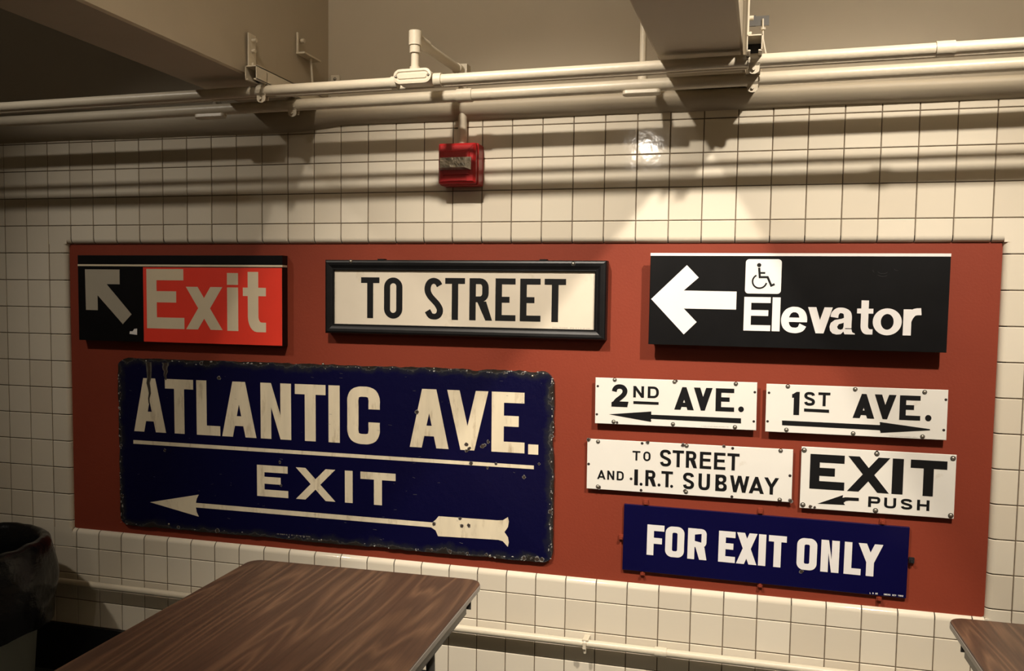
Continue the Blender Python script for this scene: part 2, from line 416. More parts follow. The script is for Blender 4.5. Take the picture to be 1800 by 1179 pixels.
# ------------------------------------------------------------------ red panel
pm = MB().slab(rrect(PX0 - 0.001, PX1 + 0.001, PZ0 - 0.001, PZ1 + 0.001, 0.012), PY, PY + 0.03, 0.0005)
tag(pm.build('wall_panel', M['panel']), 'long brick-red painted panel set into the white tile wall', 'panel')

# ------------------------------------------------------------------ the signs: place, size and lettering layout in metres, in each sign's own plane
SIGNS = {
    'atlantic': {
        'o': [1.4311, 0.002, 0.9821],
        'a': 0.0049,
        'w': 1.7928,
        'h': 0.6811,
        'words': [
            {'z0': 0.0466, 'z1': 0.2612, 'ch': [['A', -0.8212, -0.6737], ['T', -0.6756, -0.5478], ['L', -0.5339, -0.4293], ['A', -0.4209, -0.2719], ['N', -0.2529, -0.1233], ['T', -0.1071, 0.0203], ['I', 0.0322, 0.078], ['C', 0.109, 0.2391], ['A', 0.3571, 0.5068], ['V', 0.5008, 0.6552], ['E', 0.6679, 0.789]]},
            {'z0': 0.0445, 'z1': 0.0798, 'ch': [['.', 0.8026, 0.8391]]},
            {'z0': -0.1779, 'z1': -0.0567, 'ch': [['E', -0.2709, -0.1376], ['X', -0.1049, 0.059], ['I', 0.0983, 0.1298], ['T', 0.1616, 0.3019]]},
        ],
        'polys': [
            ['underline', [[-0.8262, 0.0103], [0.8236, 0.0052], [0.8238, -0.0077], [-0.8265, -0.0046]]],
            ['arrow', [[-0.7535, -0.2371], [-0.529, -0.191], [-0.5385, -0.2075], [-0.5426, -0.2249], [0.4457, -0.2271], [0.4589, -0.2156], [0.4698, -0.2021], [0.6921, -0.2003], [0.7125, -0.1983], [0.7309, -0.1856], [0.7346, -0.2007], [0.7316, -0.2215], [0.7188, -0.2408], [0.732, -0.2585], [0.7353, -0.2768], [0.7319, -0.2934], [0.7132, -0.2745], [0.6963, -0.2706], [0.4679, -0.2759], [0.459, -0.2556], [0.4414, -0.2454], [-0.5429, -0.2431], [-0.5393, -0.2622], [-0.5303, -0.279]]],
            ['mark', [[-0.187, -0.3159], [-0.0447, -0.3154], [-0.0447, -0.3242], [-0.187, -0.3248]]],
        ],
        'chips': [[0.5831, 0.0507], [0.5745, 0.0667], [0.5746, 0.044], [0.6342, 0.0637], [0.6552, 0.0812], [0.6426, 0.0683], [0.5874, 0.055], [0.6539, -0.0131], [0.6854, 0.0031], [0.592, -0.0004], [0.5592, -0.2309], [0.585, -0.2268], [0.5525, -0.2043], [0.8869, 0.1134], [0.8432, 0.0125], [0.7882, -0.0375], [0.3849, 0.1756], [0.4523, -0.2329], [-0.6804, -0.0231], [-0.1725, -0.0411], [-0.1684, -0.131], [-0.4326, 0.273]],
        'screws': [[0.8151, 0.3205], [0.45, 0.3353], [-0.6675, -0.3199], [0.665, -0.3325], [0.0004, -0.3293], [0.0106, 0.339]],
    },
    'exit': {
        'o': [0.8297, -0.022, 1.5545],
        'a': 0.0005,
        'w': 0.9117,
        'h': 0.3388,
        'words': [
            {'z0': -0.117, 'z1': 0.112, 'ch': [['E', -0.1366, 0.0328], ['x', 0.0419, 0.1992], ['i', 0.2217, 0.2687], ['t', 0.2889, 0.3867]]},
        ],
        'polys': [
            ['arrow', [[-0.4206, 0.1137], [-0.2582, 0.1133], [-0.2592, 0.0555], [-0.3197, 0.0555], [-0.2057, -0.0619], [-0.2467, -0.1014], [-0.3629, 0.0112], [-0.3626, -0.0485], [-0.4188, -0.0482]]],
            ['scrap', [[-0.1812, -0.1174], [-0.1816, -0.1423], [-0.2165, -0.1394], [-0.2142, -0.1288], [-0.2017, -0.1285], [-0.1943, -0.1189]]],
            ['red', [[-0.1505, 0.1231], [0.456, 0.1247], [0.4549, -0.1663], [-0.1501, -0.1689]]],
            ['line', [[-0.4578, 0.1336], [0.4567, 0.1335], [0.4566, 0.1265], [-0.458, 0.126]]],
        ],
    },
    'tostreet': {
        'o': [1.9816, -0.028, 1.5743],
        'a': 0.0004,
        'w': 1.0402,
        'h': 0.2687,
        'words': [
            {'z0': -0.0761, 'z1': 0.0718, 'ch': [['T', -0.3796, -0.3077], ['O', -0.2892, -0.2183], ['S', -0.135, -0.0619], ['T', -0.0557, 0.0179], ['R', 0.0348, 0.1186], ['E', 0.13, 0.2032], ['E', 0.219, 0.2924], ['T', 0.3054, 0.3803]]},
        ],
        'polys': [
            ['plate', [[-0.4848, 0.0976], [0.4799, 0.0955], [0.4807, -0.1006], [-0.4846, -0.0983]]],
            ['mark', [[0.3378, -0.092], [0.4693, -0.0934], [0.4694, -0.0984], [0.3379, -0.097]]],
        ],
        'screws': [[-0.4155, 0.1285], [0.4065, 0.123]],
        'tape': [[0.409, 0.0889]],
    },
    'elevator': {
        'o': [3.1006, -0.04, 1.5821],
        'a': -0.001,
        'w': 0.9044,
        'h': 0.3007,
        'words': [
            {'z0': -0.0973, 'z1': 0.011, 'ch': [['E', -0.149, -0.066], ['l', -0.0616, -0.0372]]},
            {'z0': -0.1005, 'z1': -0.0182, 'ch': [['e', -0.0336, 0.0454], ['v', 0.0468, 0.1203], ['a', 0.1125, 0.188], ['t', 0.192, 0.2392], ['o', 0.2387, 0.3222], ['r', 0.3261, 0.3762]]},
        ],
        'polys': [
            ['arrow', [[-0.4466, -0.0004], [-0.3334, 0.1118], [-0.2944, 0.0715], [-0.3413, 0.0289], [-0.1735, 0.0277], [-0.1736, -0.0304], [-0.3397, -0.03], [-0.297, -0.0735], [-0.3374, -0.1147]]],
            ['pict', [[-0.1497, 0.1318], [-0.038, 0.1322], [-0.0368, 0.0227], [-0.1462, 0.0212]]],
        ],
        'icon': [[-0.1066, 0.113], [-0.1063, 0.1049], [-0.1034, 0.0746], [-0.0793, 0.0748], [-0.0674, 0.0479], [-0.0572, 0.0528], [-0.1045, 0.0881], [-0.0869, 0.0882], [-0.1036, 0.0611], [-0.1252, 0.0608]],
        'tt': [[0.2121, 0.0038]],
    },
    'second': {
        'o': [2.7354, -0.008, 1.2345],
        'a': 0.0074,
        'w': 0.5325,
        'h': 0.1577,
        'words': [
            {'z0': -0.0187, 'z1': 0.0584, 'ch': [['2', -0.2101, -0.1521]]},
            {'z0': 0.0153, 'z1': 0.0544, 'ch': [['N', -0.1364, -0.1005], ['D', -0.0878, -0.0508]]},
            {'z0': -0.0202, 'z1': 0.0559, 'ch': [['A', 0.001, 0.0651], ['V', 0.0643, 0.1247], ['E', 0.1352, 0.1949]]},
            {'z0': -0.0203, 'z1': -0.0016, 'ch': [['d', 0.208, 0.226]]},
        ],
        'polys': [
            ['underline', [[-0.1359, 0.003], [-0.0511, 0.0025], [-0.051, -0.0066], [-0.1357, -0.0067]]],
            ['arrow', [[-0.2179, -0.0456], [-0.0745, -0.03], [-0.0757, -0.0333], [-0.0739, -0.0355], [-0.0757, -0.0383], [-0.0747, -0.041], [0.2177, -0.0408], [0.2181, -0.0574], [-0.0745, -0.0548], [-0.0762, -0.0585], [-0.0739, -0.0612], [-0.0761, -0.0654]]],
            ['mark', [[0.0903, -0.0712], [0.1796, -0.0699], [0.1796, -0.0721], [0.0903, -0.0735]]],
        ],
        'screws': [[-0.2002, 0.0731], [0.0004, 0.0726], [0.1988, 0.0722], [-0.2018, -0.0705], [-0.0023, -0.0699], [0.199, -0.0708]],
        'holes': [[-0.2578, 0.0495], [-0.2598, -0.0474], [0.2592, 0.0467], [0.2581, -0.0494]],
    },
    'irt': {
        'o': [2.7822, 0.0, 1.0119],
        'a': 0.0036,
        'w': 0.677,
        'h': 0.1742,
        'words': [
            {'z0': 0.0213, 'z1': 0.054, 'ch': [['T', -0.1818, -0.1553], ['O', -0.1452, -0.121]]},
            {'z0': 0.0069, 'z1': 0.0637, 'ch': [['S', -0.0892, -0.0518], ['T', -0.0473, -0.0098], ['R', -0.003, 0.0338], ['E', 0.0427, 0.0801], ['E', 0.0889, 0.126], ['T', 0.1317, 0.1706]]},
            {'z0': -0.0509, 'z1': -0.0194, 'ch': [['A', -0.3023, -0.2728], ['N', -0.2671, -0.2429], ['D', -0.2345, -0.2104]]},
            {'z0': -0.064, 'z1': -0.0094, 'ch': [['I', -0.1744, -0.162], ['R', -0.1368, -0.1004], ['T', -0.0831, -0.0448]]},
            {'z0': -0.0643, 'z1': -0.0541, 'ch': [['d', -0.156, -0.146]]},
            {'z0': -0.0631, 'z1': -0.0529, 'ch': [['d', -0.0954, -0.0854]]},
            {'z0': -0.0648, 'z1': -0.0547, 'ch': [['d', -0.0533, -0.0434]]},
            {'z0': -0.0653, 'z1': -0.0097, 'ch': [['S', -0.0111, 0.0258], ['U', 0.04, 0.0775], ['B', 0.0951, 0.1322], ['W', 0.1419, 0.2036], ['A', 0.2028, 0.2507], ['Y', 0.2508, 0.2974]]},
        ],
        'screws': [[-0.301, 0.0786], [-0.0019, 0.0809], [0.2995, 0.0811], [-0.2992, -0.0776], [-0.0005, -0.0759], [0.3013, -0.081]],
        'holes': [[-0.1502, 0.0811], [0.1478, 0.0806], [-0.3326, -0.0009], [0.3309, 0.0006], [-0.1506, -0.0802], [0.1495, -0.0814], [-0.1853, -0.0433]],
        'chips': [[-0.0139, 0.0826], [-0.1311, 0.0854], [-0.0037, -0.0715], [-0.2945, -0.0797], [-0.334, 0.0839], [0.3347, -0.0826], [0.1203, 0.0854]],
    },
    'first': {
        'o': [3.3001, -0.01, 1.2352],
        'a': 0.004,
        'w': 0.5397,
        'h': 0.1566,
        'words': [
            {'z0': -0.0194, 'z1': 0.0558, 'ch': [['1', -0.1895, -0.1664]]},
            {'z0': 0.0127, 'z1': 0.0568, 'ch': [['S', -0.1523, -0.1192], ['T', -0.1095, -0.0732]]},
            {'z0': -0.0207, 'z1': 0.0568, 'ch': [['A', -0.0046, 0.0595], ['V', 0.0588, 0.1221], ['E', 0.1323, 0.1928]]},
            {'z0': -0.0216, 'z1': -0.0016, 'ch': [['d', 0.2067, 0.2249]]},
        ],
        'polys': [
            ['underline', [[-0.1518, 0.0029], [-0.0757, 0.002], [-0.0754, -0.0078], [-0.1515, -0.007]]],
            ['arrow', [[-0.2183, -0.0392], [0.0765, -0.0401], [0.0776, -0.0355], [0.0754, -0.0337], [0.0774, -0.0304], [0.2221, -0.0458], [0.2222, -0.0495], [0.0786, -0.0649], [0.0798, -0.0612], [0.0771, -0.059], [0.0783, -0.0562], [-0.2178, -0.0544]]],
            ['mark', [[0.103, -0.072], [0.1891, -0.0721], [0.1892, -0.0748], [0.1031, -0.0747]]],
        ],
        'screws': [[-0.2036, 0.0722], [0.0001, 0.0704], [0.2025, 0.069], [-0.204, -0.0693], [-0.0013, -0.0708], [0.2015, -0.0705]],
        'holes': [[-0.2613, 0.0493], [-0.2632, -0.0442], [0.2637, 0.0479], [0.2613, -0.0471]],
    },
    'push': {
        'o': [3.3752, 0.0, 1.0111],
        'a': 0.0009,
        'w': 0.4577,
        'h': 0.2017,
        'words': [
            {'z0': -0.0344, 'z1': 0.0789, 'ch': [['E', -0.2011, -0.0953], ['X', -0.0863, 0.0382], ['I', 0.0457, 0.0782], ['T', 0.0986, 0.2037]]},
            {'z0': -0.0811, 'z1': -0.0475, 'ch': [['P', -0.0217, 0.0139], ['U', 0.0256, 0.0608], ['S', 0.0745, 0.1082], ['H', 0.1218, 0.1576]]},
        ],
        'polys': [
            ['arrow', [[-0.1733, -0.0824], [-0.0974, -0.0488], [-0.0992, -0.0579], [-0.0906, -0.0554], [-0.0819, -0.0552], [-0.0501, -0.0548], [-0.0498, -0.0646], [-0.0802, -0.0655], [-0.0888, -0.0675], [-0.0952, -0.0737], [-0.0906, -0.0804]]],
        ],
        'screws': [[-0.2209, 0.0896], [-0.0018, 0.0909], [0.2187, 0.0896], [-0.2194, -0.0897], [0.0009, -0.0917], [0.2197, -0.0908]],
        'chips': [[-0.196, -0.0936], [-0.1826, -0.0955], [-0.002, 0.0983]],
    },
    'only': {
        'o': [3.0267, 0.004, 0.7601],
        'a': -0.007,
        'w': 0.905,
        'h': 0.2293,
        'words': [
            {'z0': -0.0536, 'z1': 0.0515, 'ch': [['F', -0.3709, -0.3134], ['O', -0.3089, -0.246], ['R', -0.2342, -0.1709], ['E', -0.1329, -0.0784], ['X', -0.0746, -0.009], ['I', -0.0042, 0.0191], ['T', 0.0274, 0.0838], ['O', 0.1167, 0.1789], ['N', 0.1911, 0.2469], ['L', 0.2622, 0.3135], ['Y', 0.3038, 0.3776]]},
        ],
        'clips': [[-0.3792, 0.1258], [-0.0033, 0.1275], [0.3718, 0.1253], [-0.46, -0.0027], [0.4636, 0.0083], [-0.3828, -0.1208], [0.0057, -0.1204], [0.3734, -0.1237]],
        'chips': [[0.1332, -0.0606], [-0.4222, 0.0821]],
        'polys': [
            ['mark', [[0.3441, -0.1059], [0.4448, -0.1049], [0.4451, -0.1103], [0.3444, -0.1113]]],
        ],
    },
}

# ------------------------------------------------------------------ lettering: every letter drawn as outline polygons in its own box
def catmull(pts, n=6):
    P = [Vector(p) for p in pts]; out = []
    for i in range(len(P) - 1):
        a = P[i - 1] if i else P[0] * 2 - P[1]; b, c = P[i], P[i + 1]
        d = P[i + 2] if i + 2 < len(P) else P[-1] * 2 - P[-2]
        for k in range(n):
            t = k / n; out.append(0.5 * ((2 * b) + (c - a) * t + (2 * a - 5 * b + 4 * c - d) * t * t + (3 * b - a - 3 * c + d) * t ** 3))
    return out + [P[-1]]
def stroke(pts, sx, sy, smooth=True, n=6):
    P = catmull(pts, n) if smooth else [Vector(p) for p in pts]
    l, r = [], []
    for i, p in enumerate(P):
        d1 = (p - P[i - 1]).normalized() if i else None
        d2 = (P[i + 1] - p).normalized() if i + 1 < len(P) else None
        d = ((d1 or d2) + (d2 or d1)).normalized(); nrm = Vector((-d.y, d.x))
        hw = 0.5 * math.hypot(nrm.x * sx, nrm.y * sy)
        if d1 and d2: hw /= max(0.5, d.dot(d1))
        l.append(p + nrm * hw); r.append(p - nrm * hw)
    return [(q.x, q.y) for q in l] + [(q.x, q.y) for q in r[::-1]]
def inbox(pts, w, h, sx, sy):
    """unit centre line -> box, inset by half a stroke"""
    return [(sx / 2 + x * (w - sx), sy / 2 + z * (h - sy)) for x, z in pts]
def glyph(ch, w, h, sx, sy, st):
    q = st.get
    if ch == 'E' or ch == 'F':
        m = q('mid', 0.86) * w; c = h * q('bar', 0.52); a, b = c - sy / 2, c + sy / 2
        if ch == 'E': return [([(0, 0), (w, 0), (w, sy), (sx, sy), (sx, a), (m, a), (m, b), (sx, b), (sx, h - sy), (w * 0.985, h - sy), (w * 0.985, h), (0, h)], [])]
        c = h * 0.5; a, b = c - sy * 0.6, c + sy * 0.4
        return [([(0, 0), (sx, 0), (sx, a), (m, a), (m, b), (sx, b), (sx, h - sy), (w, h - sy), (w, h), (0, h)], [])]
    if ch == 'L': return [([(0, 0), (w, 0), (w, sy), (sx, sy), (sx, h), (0, h)], [])]
    if ch == 'T': return [([((w - sx) / 2, 0), ((w + sx) / 2, 0), ((w + sx) / 2, h - sy), (w, h - sy), (w, h), (0, h), (0, h - sy), ((w - sx) / 2, h - sy)], [])]
    if ch == 'I' or ch == 'l': return [(rect(0, w, 0, h), [])]
    if ch == 'H':
        a, b = h / 2 - sy / 2, h / 2 + sy / 2
        return [([(0, 0), (sx, 0), (sx, a), (w - sx, a), (w - sx, 0), (w, 0), (w, h), (w - sx, h), (w - sx, b), (sx, b), (sx, h), (0, h)], [])]
    if ch == 'A':
        t = q('apex', 1.15) * sx; k = (w - t) / 2 / h; sl = q('aleg', 1.08) * sx; b0 = h * q('abar', 0.2); b1 = b0 + sy
        ap = (w / 2 - sl) / k; hole = [(sl + k * b1, b1), (w - sl - k * b1, b1)]
        hole += [(w / 2, ap)] if ap < h * 0.9 else [(w - sl - k * h * 0.78, h * 0.78), (sl + k * h * 0.78, h * 0.78)]
        return [([(0, 0), (sl, 0), (sl + k * b0, b0), (w - sl - k * b0, b0), (w - sl, 0), (w, 0), ((w + t) / 2, h), ((w - t) / 2, h)], [hole])]
    if ch in 'Vv':
        t = q('apex', 1.15) * sx * 0.95; k = (w - t) / 2 / h; sl = q('aleg', 1.08) * sx; zi = max(h * 0.12, h - (w / 2 - sl) / k)
        return [([((w - t) / 2, 0), ((w + t) / 2, 0), (w, h), (w - sl, h), (w / 2, zi), (sl, h), (0, h)], [])]
    if ch in 'Xx':
        s = q('xleg', 1.25) * sx; k = (w - s) / h
        return [([(0, 0), (s, 0), (w / 2, (w - 2 * s) / (2 * k)), (w - s, 0), (w, 0), ((w + s) / 2, h / 2), (w, h), (w - s, h), (w / 2, w / (2 * k)), (s, h), (0, h), ((w - s) / 2, h / 2)], [])]
    if ch == 'N':
        zi = h * q('nz', 0.57)
        return [([(0, 0), (sx, 0), (sx, zi), (w - sx, 0), (w, 0), (w, h), (w - sx, h), (w - sx, h - zi), (sx, h), (0, h)], [])]
    if ch == 'Y':
        m = h * 0.42; s = 1.1 * sx; k = ((w - sx) / 2) / (h - m); zi = max(m, h - (w / 2 - s) / k)
        return [([((w - sx) / 2, 0), ((w + sx) / 2, 0), ((w + sx) / 2, m), (w, h), (w - s, h), (w / 2, zi), (s, h), (0, h), ((w - sx) / 2, m)], [])]
    if ch == 'W':
        s = sx; xs = [s / 2, w * 0.27, w / 2, w * 0.73, w - s / 2]; zs = [h, 0, h, 0, h]; out = []
        for i in range(4): out.append(([(xs[i] - s / 2, zs[i]), (xs[i] + s / 2, zs[i]), (xs[i + 1] + s / 2, zs[i + 1]), (xs[i + 1] - s / 2, zs[i + 1])], []))
        return out
    if ch == 'O':
        r = min(q('or', 0.5) * w, w / 2); ri = max(0.001, min(r - 0.75 * sx, (w - 2 * sx) / 2))
        return [(rrect(0, w, 0, h, r, 10), [rrect(sx, w - sx, sy, h - sy, ri, 8)])]
    if ch == 'o':   # helvetica o
        return [(arc(w / 2, h / 2, w / 2, h / 2, 0, 360, 40)[:-1], [arc(w / 2, h / 2, w / 2 - sx, h / 2 - sy, 0, 360, 32)[:-1]])]
    if ch == '.': return [(rect(0, w, 0, h), [])]
    if ch == 'd': return [(arc(w / 2, h / 2, w / 2, h / 2, 0, 360, 20)[:-1], [])]   # round dot
    if ch == 'C':
        return [(stroke(inbox([(1, 0.36), (1, 0.28), (1, 0.16), (0.9, 0.05), (0.7, 0.005), (0.5, 0), (0.3, 0.005), (0.1, 0.05), (0, 0.16), (0, 0.3), (0, 0.5), (0, 0.7), (0, 0.84), (0.1, 0.95), (0.3, 0.995), (0.5, 1), (0.7, 0.995), (0.9, 0.95), (1, 0.84), (1, 0.72), (1, 0.635)], w, h, sx, sy), sx, sy, True, 3), [])]
    if ch == 'S':
        if q('sdiag'):
            p = [(0.93, 0.865), (0.78, 0.955), (0.5, 1.0), (0.2, 0.955), (0.04, 0.83), (0.05, 0.69), (0.24, 0.56), (0.5, 0.455), (0.78, 0.34), (0.97, 0.20), (0.92, 0.08), (0.72, 0.01), (0.5, 0), (0.25, 0.03), (0.03, 0.16)]
        else:
            p = [(0.97, 0.80), (0.90, 0.92), (0.72, 0.985), (0.5, 1), (0.25, 0.985), (0.06, 0.90), (0.0, 0.77), (0.08, 0.63), (0.32, 0.545), (0.68, 0.455), (0.93, 0.36), (1, 0.22), (0.93, 0.09), (0.74, 0.015), (0.5, 0), (0.26, 0.015), (0.08, 0.09), (0.02, 0.21)]
        return [(stroke(inbox(p, w, h, sx, sy), sx, sy, True, 3), [])]
    if ch == 'U':
        return [(stroke(inbox([(0, 1 + sy / 2 / (h - sy)), (0, 0.6), (0, 0.3), (0.06, 0.12), (0.22, 0.025), (0.5, 0), (0.78, 0.025), (0.94, 0.12), (1, 0.3), (1, 0.6), (1, 1 + sy / 2 / (h - sy))], w, h, sx, sy), sx, sy, True, 3), [])]
    if ch == '2':
        return [(stroke(inbox([(0.02, 0.72), (0.08, 0.86), (0.25, 0.97), (0.5, 1), (0.76, 0.96), (0.93, 0.83), (0.93, 0.67), (0.80, 0.53), (0.55, 0.38), (0.25, 0.22), (0.06, 0.04)], w * 0.96, h, sx, sy), sx, sy, True, 3), []),
                ([(0, 0), (w * 0.93, 0), (w, sy * 1.25), (w * 0.12, sy * 1.25), (0, sy)], [])]
    if ch == '1':
        return [([(w - sx, 0), (w, 0), (w, h), (w - sx * 0.55, h), (w * 0.12, h * 0.9), (0, h * 0.9), (0, h * 0.74), (w - sx, h * 0.74)], [])]
    if ch in 'RPB' or ch == 'D':
        if ch == 'D':
            r = min(w * 0.48, h * 0.45)
            return [([(0, 0)] + arc(w - r, r, r, r, -90, 0, 6) + arc(w - r, h - r, r, r, 0, 90, 6) + [(0, h)],
                     [[(sx, sy)] + arc(w - r, r, r - sx, r - sy, -90, 0, 6) + arc(w - r, h - r, r - sx, r - sy, 0, 90, 6) + [(sx, h - sy)]])]
        if ch == 'B':
            m = h * 0.5; r1 = m * 0.42; wt = w * 0.95
            out = [(0, 0)] + arc(w - r1, r1, r1, r1, -90, 0, 5) + arc(w - r1, m - r1, r1, r1, 0, 75, 5) + arc(wt - r1, m + r1, r1, r1, -75, 0, 5) + arc(wt - r1, h - r1, r1, r1, 0, 90, 5) + [(0, h)]
            ri = max(0.0008, r1 - sx * 0.5)
            return [(out, [rrect(sx, w - sx, sy, m - sy / 2, ri, 3), rrect(sx, wt - sx, m + sy / 2, h - sy, ri, 3)])]
        m = h * q('rm', 0.42); wb = w * (q('rb', 0.86) if ch == 'R' else 1.0); r = min((h - m) * 0.45, wb * 0.45)
        if q('rsq') : r = min(r, wb * 0.28)
        hole = [(sx, m + sy)] + arc(wb - r, m + r, max(r - sx, 0.0006), max(r - sy, 0.0006), -90, 0, 5) + arc(wb - r, h - r, max(r - sx, 0.0006), max(r - sy, 0.0006), 0, 90, 5) + [(sx, h - sy)]
        if ch == 'P': return [([(0, 0), (sx, 0), (sx, m)] + arc(wb - r, m + r, r, r, -90, 0, 5) + arc(wb - r, h - r, r, r, 0, 90, 5) + [(0, h)], [hole])]
        ls = q('rleg', 1.1) * sx; lx = wb * 0.42
        return [([(0, 0), (sx, 0), (sx, m), (lx, m), (w - ls, 0), (w, 0), (lx + ls + (wb - lx - ls) * 0.45, m + (0.02 * h))] + arc(wb - r, m + r, r, r, -65, 0, 5) + arc(wb - r, h - r, r, r, 0, 90, 5) + [(0, h)], [hole])]
    if ch == 'i':
        return [(rect(0, w, 0, h * q('ib', 0.75)), []), (rect(0, w, h * q('id', 0.795), h), [])]
    if ch == 't':
        xl, xr = w * q('tl', 0.21), w * q('tr', 0.67); c0, c1 = h * q('tc0', 0.6), h * q('tc1', 0.74); s = xr - xl; f = q('tf', 0.16) * h
        return [([(xl, f * 1.6)] + arc(xl + s * 0.85, f * 1.6, s * 0.85, f * 1.6, 180, 270, 6) + [(w, 0), (w, f)] + arc(xr + s * 0.3, f * 1.6, s * 0.3, f * 0.6, 270, 180, 4) + [(xr, c0), (w, c0), (w, c1), (xr, c1), (xr, h), (xl, h), (xl, c1), (0, c1), (0, c0), (xl, c0)], [])]
    if ch == 'e':
        p = [(0.98, 0.26), (0.86, 0.08), (0.66, 0.005), (0.5, 0), (0.27, 0.04), (0.07, 0.2), (0, 0.45), (0.03, 0.68), (0.17, 0.89), (0.37, 0.99), (0.5, 1), (0.68, 0.98), (0.88, 0.86), (0.98, 0.66), (1, 0.47)]
        return [(stroke(inbox(p, w, h, sx, sy), sx, sy, True, 3), []), (rect(sx * 0.6, w - sx * 0.02, h * 0.42, h * 0.42 + sy * 0.82), [])]
    if ch == 'a':
        rx = w * 0.86                                    # right edge of the stem
        p = [(0.04, 0.66), (0.10, 0.84), (0.30, 0.975), (0.5, 1), (0.72, 0.975), (0.93, 0.88), (1.0, 0.70), (1.0, 0.5), (1.0, 0.16)]
        top = stroke(inbox(p, rx, h, sx, sy), sx, sy, True, 3)
        foot = [(rx - sx, h * 0.2), (rx - sx, h * 0.1), (rx - sx * 0.85, 0.0), (w, 0.0), (w, h * 0.035), (rx + (w - rx) * 0.25, h * 0.08), (rx, h * 0.2)]
        bow = [(rx - sx * 0.8, h * 0.64), (w * 0.46, h * 0.58), (w * 0.2, h * 0.53), (w * 0.045, h * 0.42), (0, h * 0.27), (w * 0.03, h * 0.12), (w * 0.13, h * 0.02), (w * 0.29, -h * 0.02), (w * 0.45, 0.0), (rx - sx * 0.8, h * 0.16)]
        hole = [(rx - sx, h * 0.44), (w * 0.5, h * 0.415), (w * 0.36, h * 0.375), (w * 0.3, h * 0.275), (w * 0.335, h * 0.195), (w * 0.43, h * 0.165), (w * 0.52, h * 0.195), (rx - sx, h * 0.29)]
        return [(top, []), (foot, []), (bow, [hole])]
    if ch == 'r':
        return [(rect(0, sx, 0, h * 0.975), []), (stroke([(sx * 0.55, h * 0.52), (sx * 0.85, h * 0.72), (w * 0.62, h * 0.87), (w, h * 0.9)], sy * 1.15, sy * 1.25, True, 5), [])]
    return [(rect(0, w, 0, h), [])]

def letter(ch, x0, x1, z0, z1, sx, sy, st, m, parent, colour, nm=None, label=True):
    mb = MB()
    for i, (o, hs) in enumerate(glyph(ch, x1 - x0, z1 - z0, sx, sy, st)):
        off = 0.00006 * i
        mb.prism([(x0 + p[0], z0 + p[1]) for p in o], [[(x0 + p[0], z0 + p[1]) for p in h] for h in hs], -0.0007 - off, 0.0004, back=False)
    o = mb.build(nm or 'letter', m, parent)
    if label:
        o['label'] = '%s letter %s' % (colour, ch) if ch.isalpha() and ch != 'd' else ('%s full stop' % colour if ch in '.d' else '%s numeral %s' % (colour, ch))
    return o
def flat(name, poly, m, parent, y=-0.0007, label=None):
    o = MB().prism(poly, (), y, 0.0004, back=False).build(name, m, parent)
    if label: o['label'] = label
    return o
def word(d, i, parent, m, sx, sy, colour, **st):
    w_ = d['words'][i]
    for ch, a, b in w_['ch']: letter(ch, a, b, w_['z0'], w_['z1'], sx, sy, st, m, parent, colour, nm='numeral' if ch in '12' else ('full_stop' if ch in '.d' else 'letter'))
def polyof(d, name): return [p for n, p in d['polys'] if n == name][0]

_sc = MB()
_n = 10
for rr, y0_, y1_, mi in ((0.0072, -0.0008, 0.0008, 1),):
    _sc.add([(rr * math.cos(2 * PI * k / _n), y0_, rr * math.sin(2 * PI * k / _n)) for k in range(_n)], [tuple(range(_n))], mi)
_rings = [(0.0054, -0.0008), (0.0048, -0.0026), (0.0028, -0.0040), (0.0, -0.0044)]
v = []
for rr, y in _rings[:-1]: v += [(rr * math.cos(2 * PI * k / _n), y, rr * math.sin(2 * PI * k / _n)) for k in range(_n)]
v.append((0, _rings[-1][1], 0)); f = []
for i in range(2):
    for k in range(_n): k2 = (k + 1) % _n; f.append((i * _n + k, i * _n + k2, (i + 1) * _n + k2, (i + 1) * _n + k))
for k in range(_n): f.append((2 * _n + k, 2 * _n + (k + 1) % _n, 3 * _n))
_sc.add(v, f, 0, True)
SCREW = _sc.mesh('screw', [M['screw'], M['washer']])
_h = MB().prism(arc(0, 0, 0.0042, 0.0042, 0, 360, 12)[:-1], (), -0.0004, 0.0004, back=False).mesh('mounting_hole', M['hole'])
def screws(d, key, parent, s=1.0):
    for x, z in d.get(key, []):
        o = obj('screw', SCREW, parent, (x, 0, z)); o.scale = (s, s, s)
def holes(d, parent, s=1.0):
    for x, z in d.get('holes', []):
        o = obj('mounting_hole', _h, parent, (x, 0, z)); o.scale = (s, 1, s)
def chips(pts, parent, r0, r1, rnd):
    for x, z in pts:
        r = rnd.uniform(r0, r1); m = MB()
        m.prism(blob(x, z, r, 10, 0.3, rnd), (), -0.0010, 0.0004, 0, back=False)
        m.prism(blob(x, z, r * 0.78, 9, 0.3, rnd), (), -0.0013, 0.0004, 1, back=False)
        m.build('rust_chip', [M['chipgrey'], M['rust']], parent)
def microtext(d, parent, m, hgt=0.0032, rnd=random):
    """maker's line too small to read in the photograph: a row of tiny strokes"""
    p = polyof(d, 'mark'); a, b = p[0], p[1]; mb = MB(); n = int((b[0] - a[0]) / (hgt * 0.8)); 
    for i in range(n):
        t = i / n; x = a[0] + (b[0] - a[0]) * t; z = (a[1] + p[3][1]) / 2 + ((b[1] + p[2][1]) - (a[1] + p[3][1])) / 2 * t
        if rnd.random() < 0.16: continue
        mb.prism(rect(x, x + hgt * 0.22, z - hgt / 2, z + hgt / 2), (), -0.0006, 0.0003, back=False)
        if rnd.random() < 0.7: zz = z + rnd.choice((-0.42, 0, 0.42)) * hgt; mb.prism(rect(x + hgt * 0.22, x + hgt * 0.55, zz - hgt * 0.09, zz + hgt * 0.09), (), -0.0006, 0.0003, back=False)
    mb.build('maker_mark', m, parent)
